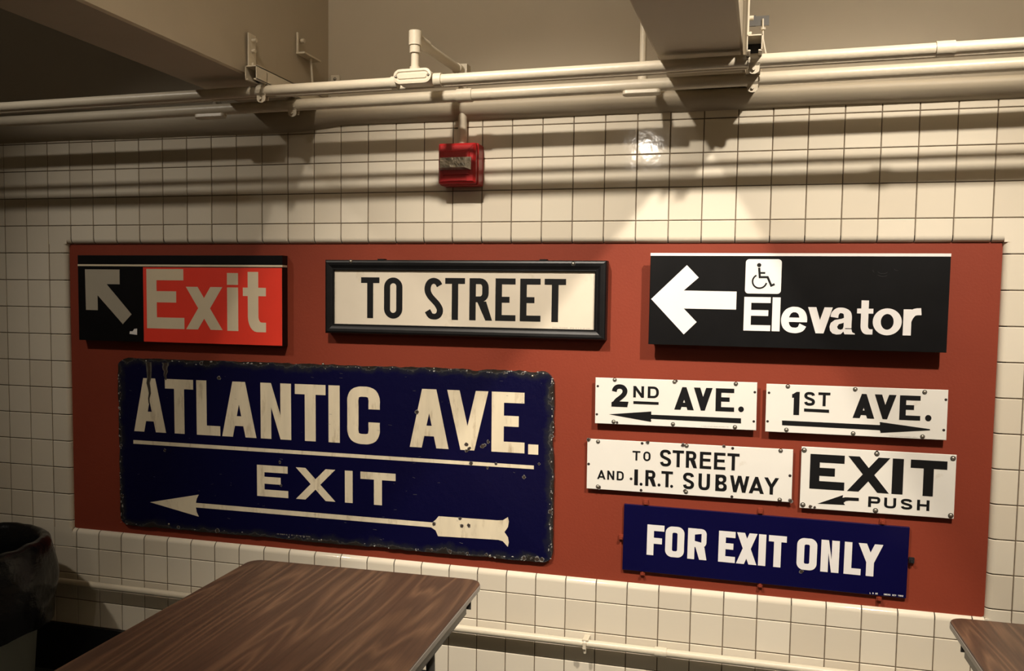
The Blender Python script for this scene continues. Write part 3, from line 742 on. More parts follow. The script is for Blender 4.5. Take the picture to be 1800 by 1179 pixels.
def sign_root(name, d, label):
    o = empty(name, d['o'], (0, -d['a'], 0)); return tag(o, label, 'sign')
def plate_rect(d): return rect(-d['w'] / 2, d['w'] / 2, -d['h'] / 2, d['h'] / 2)
def jag_rect(w_, h_, r, amp, step, rnd):
    base = rrect(-w_ / 2, w_ / 2, -h_ / 2, h_ / 2, r, 4); out = []
    for i in range(len(base)):
        a, b = Vector(base[i]), Vector(base[(i + 1) % len(base)]); n = max(1, int((b - a).length / step))
        for k in range(n):
            p = a + (b - a) * k / n; q = abs(noise.noise(Vector((p.x * 14, p.y * 14, 1.7)))) ** 1.6 + 0.25 * rnd.random()
            c = p * (1 - amp * q / max(p.length, 0.05)); out.append((p.x + (c.x - p.x) if abs(abs(p.x) - w_ / 2) < 0.03 else p.x, p.y - math.copysign(amp * q, p.y) if abs(abs(p.y) - h_ / 2) < 0.03 else p.y))
    return out

# Atlantic Ave. exit sign
d = SIGNS['atlantic']; rnd = random.Random(3)
s = sign_root('enamel_sign', d, 'big worn navy enamel sign reading ATLANTIC AVE. EXIT with a long arrow')
MB().prism(jag_rect(d['w'], d['h'], 0.04, 0.010, 0.013, rnd), (), 0.0, PY - d['o'][1] + 0.0005).build('plate', worn_plate_mat('worn_navy_enamel', (0.0030, 0.0026, 0.030), d['w'], d['h']), s)
word(d, 0, s, M['agedletter'], 0.045, 0.038, 'cream', apex=1.22, aleg=1.04, abar=0.2, nz=0.57, mid=0.82)
word(d, 1, s, M['agedletter'], 0.045, 0.038, 'cream')
word(d, 2, s, M['agedletter'], 0.032, 0.027, 'cream', xleg=1.25, mid=0.76)
flat('underline', polyof(d, 'underline'), M['agedletter'], s, label='cream underline')
flat('arrow', polyof(d, 'arrow'), M['agedletter'], s, label='cream feathered arrow pointing left')
chips(d['chips'], s, 0.004, 0.0085, rnd)
edge = []
for k in range(34):
    t = rnd.random(); w2, h2_ = d['w'] / 2 - 0.012, d['h'] / 2 - 0.012
    edge.append(rnd.choice([(-w2 + 2 * w2 * t, h2_), (-w2 + 2 * w2 * t, -h2_), (-w2 + 2 * w2 * t, -h2_), (-w2, -h2_ + 2 * h2_ * t), (w2, -h2_ + 2 * h2_ * t)]))
chips(edge[:16], s, 0.004, 0.010, rnd)
fl = MB()
for k in range(150):
    t = rnd.random(); w2, h2_ = d['w'] / 2 - 0.004 - abs(rnd.gauss(0, 0.006)), d['h'] / 2 - 0.004 - abs(rnd.gauss(0, 0.006))
    px, pz = rnd.choice([(-w2 + 2 * w2 * t, h2_), (-w2 + 2 * w2 * t, h2_), (-w2 + 2 * w2 * t, -h2_), (-w2, -h2_ + 2 * h2_ * t), (w2, -h2_ + 2 * h2_ * t)])
    sc = rnd.uniform(0.0008, 0.0026); b_ = blob(0, 0, sc, 6, 0.5, rnd); el = rnd.uniform(1, 2.4)
    hz = abs(pz) > d['h'] / 2 - 0.03
    fl.prism([(px + q[0] * (el if hz else 1), pz + q[1] * (1 if hz else el)) for q in b_], (), -0.0009 - 0.000002 * k, 0.0002, back=False)
fo = fl.build('edge_flakes', mk('bare_enamel_flake', (0.36, 0.35, 0.33), 0.6), s); fo['kind'] = 'stuff'
fs = MB()
for k in range(60):
    px, pz = rnd.uniform(-0.86, 0.86), rnd.uniform(-0.31, 0.31); l_ = rnd.uniform(0.003, 0.014); a_ = rnd.gauss(0, 0.12)
    fs.prism([(px, pz), (px + l_, pz + l_ * a_ - 0.0004), (px + l_, pz + l_ * a_ + 0.0004), (px, pz + 0.0006)], (), -0.0010 - 0.000002 * k, 0.0002, back=False)
fo = fs.build('scratches', mk('dull_scratch', (0.10, 0.10, 0.12), 0.7), s); fo['kind'] = 'stuff'
# two rusty runs from the top edge over the first A and T
for x, l_, wd in ((-0.748, 0.165, 0.014), (-0.672, 0.068, 0.016)):
    pts = [(x + wd * (noise.noise(Vector((k * 0.6, x * 9, 0))) * 0.7), 0.325 - l_ * k / 8) for k in range(9)]
    mb = MB(); mb.prism([(p[0] - wd * (1 - k / 9.5), p[1]) for k, p in enumerate(pts)] + [(p[0] + wd * (1 - k / 9.5), p[1]) for k, p in list(enumerate(pts))[::-1]], (), -0.0011, 0.0003, 0, back=False)
    mb.prism([(p[0] - wd * 0.5 * (1 - k / 9.5), p[1]) for k, p in enumerate(pts)] + [(p[0] + wd * 0.45 * (1 - k / 9.5), p[1]) for k, p in list(enumerate(pts))[::-1]], (), -0.0014, 0.0003, 1, back=False)
    mb.build('rust_run', [mk('scuffed_grey', (0.09, 0.08, 0.065), 0.7, var=0.5, scale=50), M['rust']], s)
screws(d, 'screws', s, 0.8)
microtext(d, s, M['mark'], 0.004, rnd)

# Exit sign (subway)
d = SIGNS['exit']; s = sign_root('exit_sign', d, 'black and red box sign reading Exit with an arrow up left')
MB().slab(plate_rect(d), 0.0, PY - d['o'][1], 0.0015).build('box', M['black'], s)
p = polyof(d, 'red'); xr0 = p[0][0]; zt = (p[0][1] + p[1][1]) / 2
flat('red_field', rect(xr0, d['w'] / 2 - 0.0016, -d['h'] / 2 + 0.0016, zt - 0.001), M['red'], s, -0.0004, 'bright red field behind the word')
p = polyof(d, 'line'); zl0, zl1 = (p[2][1] + p[3][1]) / 2, (p[0][1] + p[1][1]) / 2
mb = MB(); mb.prism(rect(-d['w'] / 2 + 0.001, d['w'] / 2 + 0.0004, zl0, zl1), (), -0.0007, 0.0008, back=False); mb.box(d['w'] / 2 - 0.001, d['w'] / 2 + 0.0005, 0.0, 0.034, zl0, zl1)
mb.build('stripe', M['offwhite'], s)
flat('arrow', polyof(d, 'arrow'), M['greywhite'], s, label='greyish white arrow pointing up left')
flat('torn_scrap', polyof(d, 'scrap'), M['white'], s, label='torn white scrap of film')
letter('E', -0.1352, 0.0335, -0.1150, 0.1165, 0.0455, 0.0435, dict(mid=0.79, bar=0.535), M['offwhite'], s, 'cream')
letter('x', 0.0412, 0.2010, -0.1148, 0.0489, 0.046, 0.04, dict(xleg=1.13), M['offwhite'], s, 'cream')
letter('i', 0.2215, 0.2690, -0.1167, 0.1028, 0.0475, 0.04, dict(ib=0.752, id=0.796), M['offwhite'], s, 'cream')
letter('t', 0.2892, 0.3869, -0.1189, 0.1075, 0.045, 0.036, dict(tl=0.214, tr=0.673, tc0=0.598, tc1=0.738, tf=0.16), M['offwhite'], s, 'cream')

# TO STREET sign in a black moulded frame
d = SIGNS['tostreet']; s = sign_root('framed_sign', d, 'yellowed white sign reading TO STREET in a thick black moulded frame')
W, H = d['w'], d['h']; p = polyof(d, 'plate'); ix0, ix1, iz0, iz1 = (p[0][0] + p[3][0]) / 2, (p[1][0] + p[2][0]) / 2, (p[2][1] + p[3][1]) / 2, (p[0][1] + p[1][1]) / 2
prof = [(0.0, PY - d['o'][1]), (0.0, 0.006), (0.10, 0.001), (0.25, -0.001), (0.5, 0.0), (0.72, 0.004), (0.85, 0.005), (0.93, 0.002), (1.0, 0.004), (1.0, 0.014)]
v = []; f = []
for t, y in prof:
    x0 = -W / 2 + (ix0 + W / 2) * t; x1 = W / 2 + (ix1 - W / 2) * t; z0 = -H / 2 + (iz0 + H / 2) * t; z1 = H / 2 + (iz1 - H / 2) * t
    v += [(x0, y, z0), (x1, y, z0), (x1, y, z1), (x0, y, z1)]
for i in range(len(prof) - 1):
    for k in range(4): k2 = (k + 1) % 4; f.append((4 * i + k, 4 * i + k2, 4 * i + 4 + k2, 4 * i + 4 + k))
fm = MB(); fm.add(v, f); fm.build('frame', M['frame'], s)
fo = empty('x'); bpy.data.objects.remove(fo)
pl = MB().prism(rect(ix0 - 0.004, ix1 + 0.004, iz0 - 0.004, iz1 + 0.004), (), 0.011, 0.03).build('plate', M['agedplate'], s)
st = dict(sdiag=True, rm=0.43, rb=0.84, rleg=1.05, mid=0.70, bar=0.5)
w_ = d['words'][0]
for ch, a, b in w_['ch']:
    o = letter(ch, a, b, w_['z0'], w_['z1'], 0.0235, 0.0205, st, M['blackmatte'], s, 'black'); o.location = (0, 0.011, 0)
screws(d, 'screws', s, 1.1)
tx, tz = d['tape'][0]
o = MB().prism([(tx - 0.021, tz - 0.009), (tx + 0.02, tz - 0.007), (tx + 0.021, tz + 0.008), (tx - 0.02, tz + 0.007)], (), 0.0098, 0.0112, back=False).build('tape_scrap', mk('peeling_tape', (0.42, 0.40, 0.33), 0.3, var=0.6, scale=80), s)
for sx_ in (-1, 1): MB().box(sx_ * 0.3 - 0.012, sx_ * 0.3 + 0.012, 0.003, 0.03, H / 2 - 0.004, H / 2 + 0.004).build('hanger', M['frame'], s)
o = MB(); microtext(d, s, M['mark'], 0.004); s.children[-1].location = (0, 0.011, 0)

# Elevator sign
d = SIGNS['elevator']; s = sign_root('elevator_sign', d, 'black box sign reading Elevator with white left arrow and wheelchair symbol')
MB().slab(plate_rect(d), 0.0, 0.012, 0.0012).build('face', M['black'], s)
MB().box(-d['w'] / 2 + 0.012, d['w'] / 2 - 0.012, 0.0115, PY - d['o'][1], -d['h'] / 2 - 0.0, d['h'] / 2 - 0.012).build('back_box', M['black'], s)
o = MB().box(-d['w'] / 2, d['w'] / 2, -0.0012, 0.012, d['h'] / 2 - 0.0085, d['h'] / 2 + 0.0006).build('top_strip', M['white'], s); o['label'] = 'white strip along the top edge'
flat('arrow', polyof(d, 'arrow'), M['white'], s, label='white arrow pointing left')
p = polyof(d, 'pict'); x0, x1, z0, z1 = (p[0][0] + p[3][0]) / 2, (p[1][0] + p[2][0]) / 2, (p[2][1] + p[3][1]) / 2, (p[0][1] + p[1][1]) / 2
sq = flat('symbol_field', rrect(x0, x1, z0, z1, 0.011), M['white'], s, label='white rounded square with a black wheelchair symbol')
ic = d['icon']; mb = MB(); t = 0.0072
mb.prism(arc(ic[0][0], ic[0][1], 0.0066, 0.0066, 0, 360, 14)[:-1], (), -0.0010, 0.0, back=False)
mb.prism(stroke([ic[1], ic[2], ic[3], ic[4], ic[5]], t * 0.95, t * 0.95, False), (), -0.00106, 0.0, back=False)
mb.prism(stroke([ic[6], ic[7]], t * 0.8, t * 0.8, False), (), -0.00112, 0.0, back=False)
cx, cz = ic[8]; R0 = abs(ic[9][0] - cx)
mb.prism(arc(cx, cz, R0 + t * 0.35, R0 + t * 0.35, 118, 348, 26) + arc(cx, cz, R0 - t * 0.35, R0 - t * 0.35, 348, 118, 26), (), -0.00118, 0.0, back=False)
mb.build('wheelchair_symbol', M['blackmatte'], sq)
mb = MB()
for cx, cz, rr, a0, a1 in ((0.262, 0.098, 0.016, 200, 330), (0.262, 0.090, 0.017, 215, 320), (0.245, 0.098, 0.012, 160, 230), (0.305, 0.105, 0.012, 190, 270)):
    mb.prism(arc(cx, cz, rr, rr * 0.6, a0, a1, 8) + arc(cx, cz, rr - 0.0007, rr * 0.6 - 0.0007, a1, a0, 8), (), -0.0004, 0.0002, back=False)
o = mb.build('scuff', mk('grey_scuff', (0.05, 0.05, 0.05), 0.7), s); o['label'] = 'faint curved scuff marks'
w0, w1 = d['words']
for ch, a, b in w0['ch']: letter(ch, a, b, w0['z0'], w0['z1'], 0.0222, 0.0185, dict(mid=0.91, bar=0.53), M['white'], s, 'white')
for ch, a, b in w1['ch']:
    zz1 = w1['z1'] + (0.0235 if ch == 't' else 0); a2, b2 = (a, b)
    letter(ch, a2, b2, w1['z0'] - (0.001 if ch in 'oae' else 0), zz1, 0.0232, 0.0172, dict(apex=1.08, aleg=1.06, tl=0.25, tr=0.71, tc0=0.615, tc1=0.76, tf=0.155), M['white'], s, 'white')

# small white enamel plates
def enamel_plate(key, name, label, y_back, back_inset=None):
    d = SIGNS[key]; s = sign_root(name, d, label)
    MB().slab(plate_rect(d), 0.0, 0.004, 0.0012).build('plate', M['enamel'], s)
    if back_inset is not None:
        i = back_inset
        MB().box(-d['w'] / 2 + i, d['w'] / 2 - i, 0.0038, PY - d['o'][1], -d['h'] / 2 + i * 0.5, d['h'] / 2 - i).build('backing_board', M['base'], s)
    return d, s
d, s = enamel_plate('second', 'street_sign', 'white enamel sign reading 2ND AVE. with black arrow pointing left', 0, 0.008)
word(d, 0, s, M['blackmatte'], 0.0165, 0.0150, 'black')
word(d, 1, s, M['blackmatte'], 0.0088, 0.0075, 'black', nz=0.62)
word(d, 2, s, M['blackmatte'], 0.0180, 0.0142, 'black', apex=0.75, aleg=1.15, abar=0.13, mid=0.75)
w_ = d['words'][3]; letter('d', w_['ch'][0][1], w_['ch'][0][2], w_['z0'], w_['z1'], 1, 1, {}, M['blackmatte'], s, 'black', nm='full_stop')
flat('underline', polyof(d, 'underline'), M['blackmatte'], s); flat('arrow', polyof(d, 'arrow'), M['blackmatte'], s)
screws(d, 'screws', s); holes(d, s); microtext(d, s, M['mark'], 0.0022)
chips([(d['screws'][3][0] + 0.012, d['screws'][3][1] - 0.002), (d['screws'][1][0] + 0.006, d['screws'][1][1] + 0.003)], s, 0.004, 0.006, random.Random(4))
d, s = enamel_plate('first', 'street_sign', 'white enamel sign reading 1ST AVE. with black arrow pointing right', 0, 0.008)
word(d, 0, s, M['blackmatte'], 0.0175, 0.0150, 'black')
word(d, 1, s, M['blackmatte'], 0.0090, 0.0085, 'black')
word(d, 2, s, M['blackmatte'], 0.0185, 0.0148, 'black', apex=0.75, aleg=1.15, abar=0.13, mid=0.69)
w_ = d['words'][3]; letter('d', w_['ch'][0][1], w_['ch'][0][2], w_['z0'], w_['z1'], 1, 1, {}, M['blackmatte'], s, 'black', nm='full_stop')
flat('underline', polyof(d, 'underline'), M['blackmatte'], s); flat('arrow', polyof(d, 'arrow'), M['blackmatte'], s)
screws(d, 'screws', s); holes(d, s); microtext(d, s, M['mark'], 0.0022)
d, s = enamel_plate('irt', 'subway_sign', 'white enamel sign reading TO STREET AND I.R.T. SUBWAY', 0, 0.006)
bs = dict(sdiag=False, apex=0.85, aleg=1.1, abar=0.17, mid=0.92, rm=0.44, rb=0.92, nz=0.62)
word(d, 0, s, M['blackmatte'], 0.0064, 0.0056, 'black', **bs)
word(d, 1, s, M['blackmatte'], 0.0105, 0.0094, 'black', **bs)
word(d, 2, s, M['blackmatte'], 0.0062, 0.0055, 'black', **bs)
word(d, 3, s, M['blackmatte'], 0.0105, 0.0092, 'black', **bs)
for i in (4, 5, 6):
    w_ = d['words'][i]; letter('d', w_['ch'][0][1], w_['ch'][0][2], w_['z0'], w_['z1'], 1, 1, {}, M['blackmatte'], s, 'black', nm='full_stop')
word(d, 7, s, M['blackmatte'], 0.0108, 0.0094, 'black', **bs)
chips(d['chips'], s, 0.005, 0.009, random.Random(9)); screws(d, 'screws', s); holes(d, s, 1.15)
d, s = enamel_plate('push', 'push_sign', 'white enamel sign reading EXIT PUSH with a short curved arrow', 0, 0.006)
word(d, 0, s, M['blackmatte'], 0.0295, 0.0262, 'black', xleg=1.16, mid=0.72, bar=0.5)
word(d, 1, s, M['blackmatte'], 0.0085, 0.0070, 'black', rm=0.36)
flat('arrow', polyof(d, 'arrow'), M['blackmatte'], s)
chips(d['chips'], s, 0.004, 0.007, random.Random(5)); screws(d, 'screws', s, 1.15)
# FOR EXIT ONLY
d = SIGNS['only']; s = sign_root('exit_only_sign', d, 'navy enamel sign reading FOR EXIT ONLY in white block letters')
MB().slab(plate_rect(d), 0.0, PY - d['o'][1] + 0.0005, 0.0012).build('plate', M['navy'], s)
word(d, 0, s, M['white'], 0.0228, 0.0205, 'white', **{'or': 0.36}, rsq=True, rm=0.40, rb=0.97, rleg=1.05, xleg=1.12, nz=0.6, mid=0.88)
for o in s.children:
    pass
chips(d['chips'][:1], s, 0.006, 0.007, random.Random(2))
CL = {}
for i, (x, z) in enumerate(d['clips']):
    mb = MB(); mb.box(x - 0.008, x + 0.008, 0.004, 0.012, z - 0.009, z + 0.009); mb.tube([(x, 0.006, z), (x, -0.006, z)], 0.0055, 10)
    o = mb.build('mounting_clip', M['base'] if i == 4 else M['panel'], s)
# maker's line: the legible words
mkp = polyof(d, 'mark'); xx = mkp[0][0]; zz = (mkp[0][1] + mkp[3][1]) / 2; span = mkp[1][0] - mkp[0][0]
txt = 'L D NE    SIGNS NEW YORK'; cw = span / len(txt); mb = MB()
for i, ch in enumerate(txt):
    if ch == ' ': continue
    t = i / len(txt); z0 = zz + ((mkp[1][1] + mkp[2][1]) / 2 - zz) * t - 0.0024
    gl = {'G': 'C', 'K': 'X'}.get(ch, ch)
    for o_, hs in glyph(gl, cw * 0.72, 0.005, cw * 0.2, 0.0010, dict(or_=0.4)):
        mb.prism([(xx + i * cw + p[0], z0 + p[1]) for p in o_], (), -0.0006, 0.0003, back=False)
mb.build('maker_mark', M['white'], s)

# ------------------------------------------------------------------ fire alarm strobe
def quad_box(mb, x0, x1, z0, z1, y0, y1, c, mi=0):
    mb.slab(rect(x0, x1, z0, z1), y0, y1, c, mi)
s = tag(empty('fire_alarm', (1.987, 0.0, 1.965)), 'red fire alarm strobe box on the white tiles above the panel', 'fire alarm')
mb = MB(); mb.slab(rrect(-0.070, 0.070, 0.0, 0.142, 0.006, 3), -0.060, 0.0, 0.003); mb.build('back_box', M['alarm'], s)
mb = MB(); mb.slab(rrect(-0.068, 0.066, 0.003, 0.140, 0.006, 3), -0.085, -0.0595, 0.008); mb.build('cover', M['alarm'], s)
mb = MB(); mb.slab(rect(-0.050, 0.046, 0.030, 0.112), -0.089, -0.084, 0.003); mb.build('raised_field', M['alarm'], s)
mb = MB()
mb.add([(-0.060, -0.086, 0.048), (0.052, -0.086, 0.048), (0.052, -0.086, 0.092), (-0.060, -0.086, 0.092), (-0.052, -0.112, 0.053), (0.038, -0.112, 0.053), (0.038, -0.112, 0.087), (-0.052, -0.112, 0.087)],
       [(4, 5, 6, 7), (0, 1, 5, 4), (1, 2, 6, 5), (2, 3, 7, 6), (3, 0, 4, 7)])
mb.add([(0.030, -0.1122, 0.056), (0.037, -0.1122, 0.054), (0.037, -0.1122, 0.086), (0.030, -0.1122, 0.084), (0.022, -0.1128, 0.070)], [(0, 1, 4), (1, 2, 4), (2, 3, 4), (3, 0, 4)])
o = mb.build('strobe_lens', M['lens'], s); o['label'] = 'clear ribbed strobe lens'
mb = MB(); mb.box(-0.035, 0.035, -0.0866, -0.084, 0.012, 0.020); mb.build('speaker_slot', M['alarm'], s)

# ------------------------------------------------------------------ overhead conduits
def zp(x): return 2.225 + 0.0082 * x
def zf(x): return zp(x) - 0.002
YN, YFAR, YT = -0.38, -0.18, -0.315
XA, XB = XL + 0.01, XR - 0.01
RN, RF = 0.0170, 0.0195
# near conduit with its cast fitting, riser, elbow, arm to the wall and drop to the alarm
s = tag(empty('conduit', (1.95, YN, zp(1.95))), 'upper cream conduit with oval cast fitting and elbow running under the beams', 'pipe')
ox, oy, oz = 1.95, YN, zp(1.95)
def loc(p): return (p[0] - ox, p[1] - oy, p[2] - oz)
def seg(name, pts, r, n=16, m=M['pipe'], parent=None):
    return MB().tube([loc(p) for p in pts], r, n).build(name, m, parent or s)
seg('pipe_run', [(XA, YN, zp(XA)), (1.89, YN, zp(1.89))], RN)
seg('pipe_run', [(2.01, YN, zp(2.01)), (XB, YN, zp(XB))], RN)
seg('coupling', [(3.419, YN, zp(3.419)), (3.465, YN, zp(3.465))], RN + 0.0035)
seg('collar', [(1.872, YN, zp(1.87)), (1.892, YN, zp(1.89))], RN + 0.003)
seg('collar', [(2.012, YN, zp(2.01)), (2.036, YN, zp(2.03))], RN + 0.0045)
fb = MB(); fb.slab([(p[0], p[1]) for p in rrect(-0.060, 0.060, -0.021, 0.021, 0.0205, 8)], -0.026, 0.026, 0.006)
ft = fb.build('fitting', M['pipe'], s, (0.0, 0.0, 0.012 - 0.002), (0, -0.0082, 0))
cv = MB(); v = []
for ins, y in ((0.0, -0.027), (0.001, -0.0305), (0.008, -0.0312), (0.011, -0.0285), (0.014, -0.0285), (0.016, -0.031)):
    v.append([(p[0], y, p[1]) for p in rrect(-0.062 + ins, 0.062 - ins, -0.023 + ins, 0.023 - ins, 0.0222 - ins if ins < 0.02 else 0.002, 8)])
n = len(v[0]); f = []
for i in range(len(v) - 1):
    for k in range(n): k2 = (k + 1) % n; f.append((i * n + k, i * n + k2, (i + 1) * n + k2, (i + 1) * n + k))
f.append(tuple((len(v) - 1) * n + k for k in range(n)))
cv.add([p for g_ in v for p in g_], f); fc = cv.build('cover_plate', M['pipe'], ft); fc['label'] = 'oval cover plate'
for sx_ in (-1, 1):
    o = obj('screw', SCREW, ft, (sx_ * 0.053, -0.0308, 0)); o.scale = (0.6, 0.6, 0.6)
xr_ = 1.948
seg('nipple', [(xr_, YN, 2.258), (xr_, YN, 2.285)], 0.0165)
seg('riser', [(xr_, YN, 2.28), (xr_, YN, 2.33)], 0.0125)
seg('collar', [(xr_, YN, 2.327), (xr_, YN, 2.352)], 0.0170)
eb = MB(); eb.tube([loc((xr_, YN, 2.350)), loc((xr_, YN, 2.393))], 0.0200, 16); eb.tube([loc((xr_, YN, 2.371)), loc((xr_ + 0.006, YN + 0.075, 2.369))], 0.0195, 16)
eb.build('elbow', M['pipe'], s)
xe = 1.985
seg('wall_arm', [(xr_ + 0.004, YN + 0.05, 2.369), (xe - 0.004, -0.06, 2.358)], 0.0150)
eb = MB(); eb.tube([loc((xe - 0.006, -0.075, 2.358)), loc((xe, -0.012, 2.356))], 0.0185, 14); eb.tube([loc((xe, -0.024, 2.378)), loc((xe, -0.024, 2.325))], 0.0195, 14)
eb.box(xe - 0.022 - ox, xe + 0.022 - ox, -0.046 - oy, -0.002 - oy, 2.336 - oz, 2.380 - oz); eb.build('elbow', M['pipe'], s)
seg('drop_pipe', [(xe, -0.020, 2.34), (xe, -0.018, 2.106)], 0.0155)
# far conduit
s = tag(empty('conduit', (2.045, YFAR, zp(2.045))), 'lower cream conduit close to the wall above the tile cornice', 'pipe')
ox, oy, oz = 2.045, YFAR, zp(2.045)
seg('pipe_run', [(XA, YFAR, zf(XA)), (XB, YFAR, zf(XB))], RF)
seg('coupling', [(2.019, YFAR, zf(2.02)), (2.071, YFAR, zf(2.07))], RF + 0.003)
for xa, xb in ((2.564, 2.683), (1.034, 1.157)):
    mb = MB(); mb.slab([(p[0] - ox, p[1]) for p in rrect(xa, xb, -0.014, 0.014, 0.0135, 6)], -0.006, 0.006, 0.002)
    zc = zf((xa + xb) / 2)
    o = mb.build('fitting_cover', M['pipe'], s, (0, -0.004, zc - 0.024 - oz), (math.radians(80), 0, 0))
mb = MB().tube([loc((2.624, YFAR, zp(2.62))), loc((2.622, YFAR + 0.02, 2.30))], 0.0150, 14); mb.build('nipple', M['pipe'], s)
seg('riser', [(2.622, YFAR + 0.02, 2.28), (2.618, YFAR + 0.02, CEIL - 0.01)], 0.0105)
# thin conduit beside the near one
s = tag(empty('thin_conduit', (2.0, YT, zp(2.0) - 0.004)), 'thin cream conduit tucked just behind the upper pipe', 'pipe')
ox, oy, oz = 2.0, YT, zp(2.0) - 0.004
seg('pipe_run', [(XA, YT, zp(XA) + 0.001), (XB, YT, zp(XB) + 0.001)], 0.0080, 10)

# pipe brackets: slotted channel along the beam foot, post on the beam, clamps under it
def bracket(xf, zt_, label, post_h):
    z0 = 2.2575
    s = tag(empty('pipe_bracket', (xf + 0.021, -0.45, z0)), label, 'bracket', 'pipe brackets on the ceiling beams')
    w2 = 0.0205; t = 0.0028; hh = 0.0425
    m = MB(); yn, yf = 0.0, 0.53
    m.box(-w2, -w2 + t, yn, yf, 0, hh); m.box(w2 - t, w2, yn, yf, 0, hh); m.box(-w2, w2, yn, yf, hh - t, hh)
    m.box(-w2, -w2 + 0.010, yn, yf, -0.001, t); m.box(w2 - 0.010, w2, yn, yf, -0.001, t)
    m.build('channel', M['pipe'], s)
    m = MB(); m.box(-w2, w2, 0.06, 0.063, 0.004, 0.034); m.build('channel_inner_shade', M['base'], s)  # black sheet painting the shade inside the open channel, not a real stop
    m = MB(); m.box(-w2, -w2 + 0.005, 0.015, 0.055, hh, post_h)
    m.box(-w2, w2 * 0.9, 0.012, 0.055, hh, hh + 0.004)
    m.build('post', M['pipe'], s)
    for k, zz in enumerate((hh + 0.012, hh + 0.055, post_h - 0.02)):
        m = MB(); m.tube([(-w2 + 0.005, 0.035, zz), (-w2 + 0.012 + 0.004 * k, 0.035, zz)], 0.0065, 8); m.build('bolt', M['pipe'], s)
    for yy, rr, fz in ((YN, RN, zp), (YFAR, RF, zf)):
        yl = yy + 0.45; zc = fz(xf + 0.02) - z0
        m = MB()
        for sg in (-1, 1):
            pts = [(0.0, yl + sg * (rr + 0.002) * math.sin(a), zc + (rr + 0.002) * -math.cos(a)) for a in [PI * k / 6 for k in range(1, 6)]]
            pts = [(0, yl + sg * 0.009, zc - rr - 0.012)] + pts + [(0, yl + sg * 0.010, 0.001)]
            n = len(pts); v = [(x - 0.015, y, z) for x, y, z in pts] + [(x + 0.015, y, z) for x, y, z in pts] + [(x - 0.015, y + sg * 0.0018, z) for x, y, z in pts] + [(x + 0.015, y + sg * 0.0018, z) for x, y, z in pts]
            m.add(v, [(i, i + 1, n + i + 1, n + i) for i in range(n - 1)] + [(2 * n + i, 3 * n + i, 3 * n + i + 1, 2 * n + i + 1) for i in range(n - 1)]
                  + [(i, 2 * n + i, 2 * n + i + 1, i + 1) for i in range(n - 1)] + [(n + i, n + i + 1, 3 * n + i + 1, 3 * n + i) for i in range(n - 1)])
        # rounded lug with bolt below the pipe
        m.prism(arc(0, zc - rr - 0.010, 0.0155, 0.012, 180, 360, 8) + [(0.0155, zc - rr + 0.004), (-0.0155, zc - rr + 0.004)], (), yl - 0.0108, yl - 0.0085)
        c = m.build('clamp', M['pipe'], s)
        m = MB(); m.tube([(0, yl - 0.018, zc - rr - 0.009), (0, yl + 0.012, zc - rr - 0.009)], 0.0045, 8); m.build('bolt', M['pipe'], c)
    return s
bracket(1.4005, 0, 'cream slotted bracket fixed to the left ceiling beam, holding both conduits', 0.150)
bracket(2.9345, 0, 'cream slotted bracket fixed to the right ceiling beam, holding both conduits', 0.175)
# beam clamps with a thin hanger rod
s = tag(empty('hanger_rod', (1.405, -0.05, 2.43)), 'thin hanger rod and clip on the left ceiling beam near the corner', 'hanger')
m = MB(); m.box(-0.003, 0.003, -0.075, -0.068, 0.0, 0.070); m.box(-0.004, 0.030, -0.075, 0.045, -0.004, 0.002); m.build('clip_plate', M['pipe'], s)
m = MB(); m.tube([(0.018, -0.01, 0.0), (0.020, 0.012, -0.175)], 0.0042, 8); m.build('rod', M['pipe'], s)
m = MB(); m.tube([(0.0, -0.045, 0.048), (0.012, -0.045, 0.048)], 0.008, 8); m.build('bolt', M['pipe'], s)
s = tag(empty('hanger_rod', (2.978, -0.24, 2.385)), 'thin hanger rod with square plate on the right ceiling beam', 'hanger')
m = MB(); m.box(-0.024, 0.018, -0.002, 0.002, 0.0, 0.028); m.box(-0.042, -0.020, -0.004, 0.004, 0.0, 0.03); m.build('clip_plate', M['steel'], s)
m = MB(); m.tube([(0.0, -0.006, 0.018), (0.002, -0.006, -0.04), (0.018, -0.006, -0.115)], 0.0030, 8); m.build('rod', M['pipe'], s)
m = MB(); m.tube([(0.001, -0.006, -0.008), (0.001, -0.006, -0.014)], 0.008, 8); m.build('nut', M['pipe'], s)
for x, z, w_, h_, lb in ((1.433, 2.394, 0.036, 0.030, 'small square cover plate low in the corner beside the left beam'), (1.430, 2.320, 0.030, 0.020, 'tiny cream plate behind the conduits beside the left beam')):
    s = tag(empty('cover_plate', (x, YW, z)), lb, 'cover plate')
    m = MB(); m.slab(rrect(-w_ / 2, w_ / 2, -h_ / 2, h_ / 2, 0.003, 2), -0.010, 0.0, 0.002); m.build('plate', M['pipe'], s)
    o = obj('screw', SCREW, s, (0, -0.010, 0)); o.scale = (0.9, 0.9, 0.9)

s = tag(empty('pipe_stub', (0.925, YW, 2.320)), 'small round cream pipe stub on the wall between the conduits at the left beam', 'pipe stub')
m = MB().tube([(0, 0, 0), (0, -0.006, 0), (0, -0.008, 0), (0, -0.022, 0), (0, -0.028, 0)], 0.01, 14, radii=[0.016, 0.016, 0.010, 0.012, 0.007]); m.build('cap', M['pipe'], s)
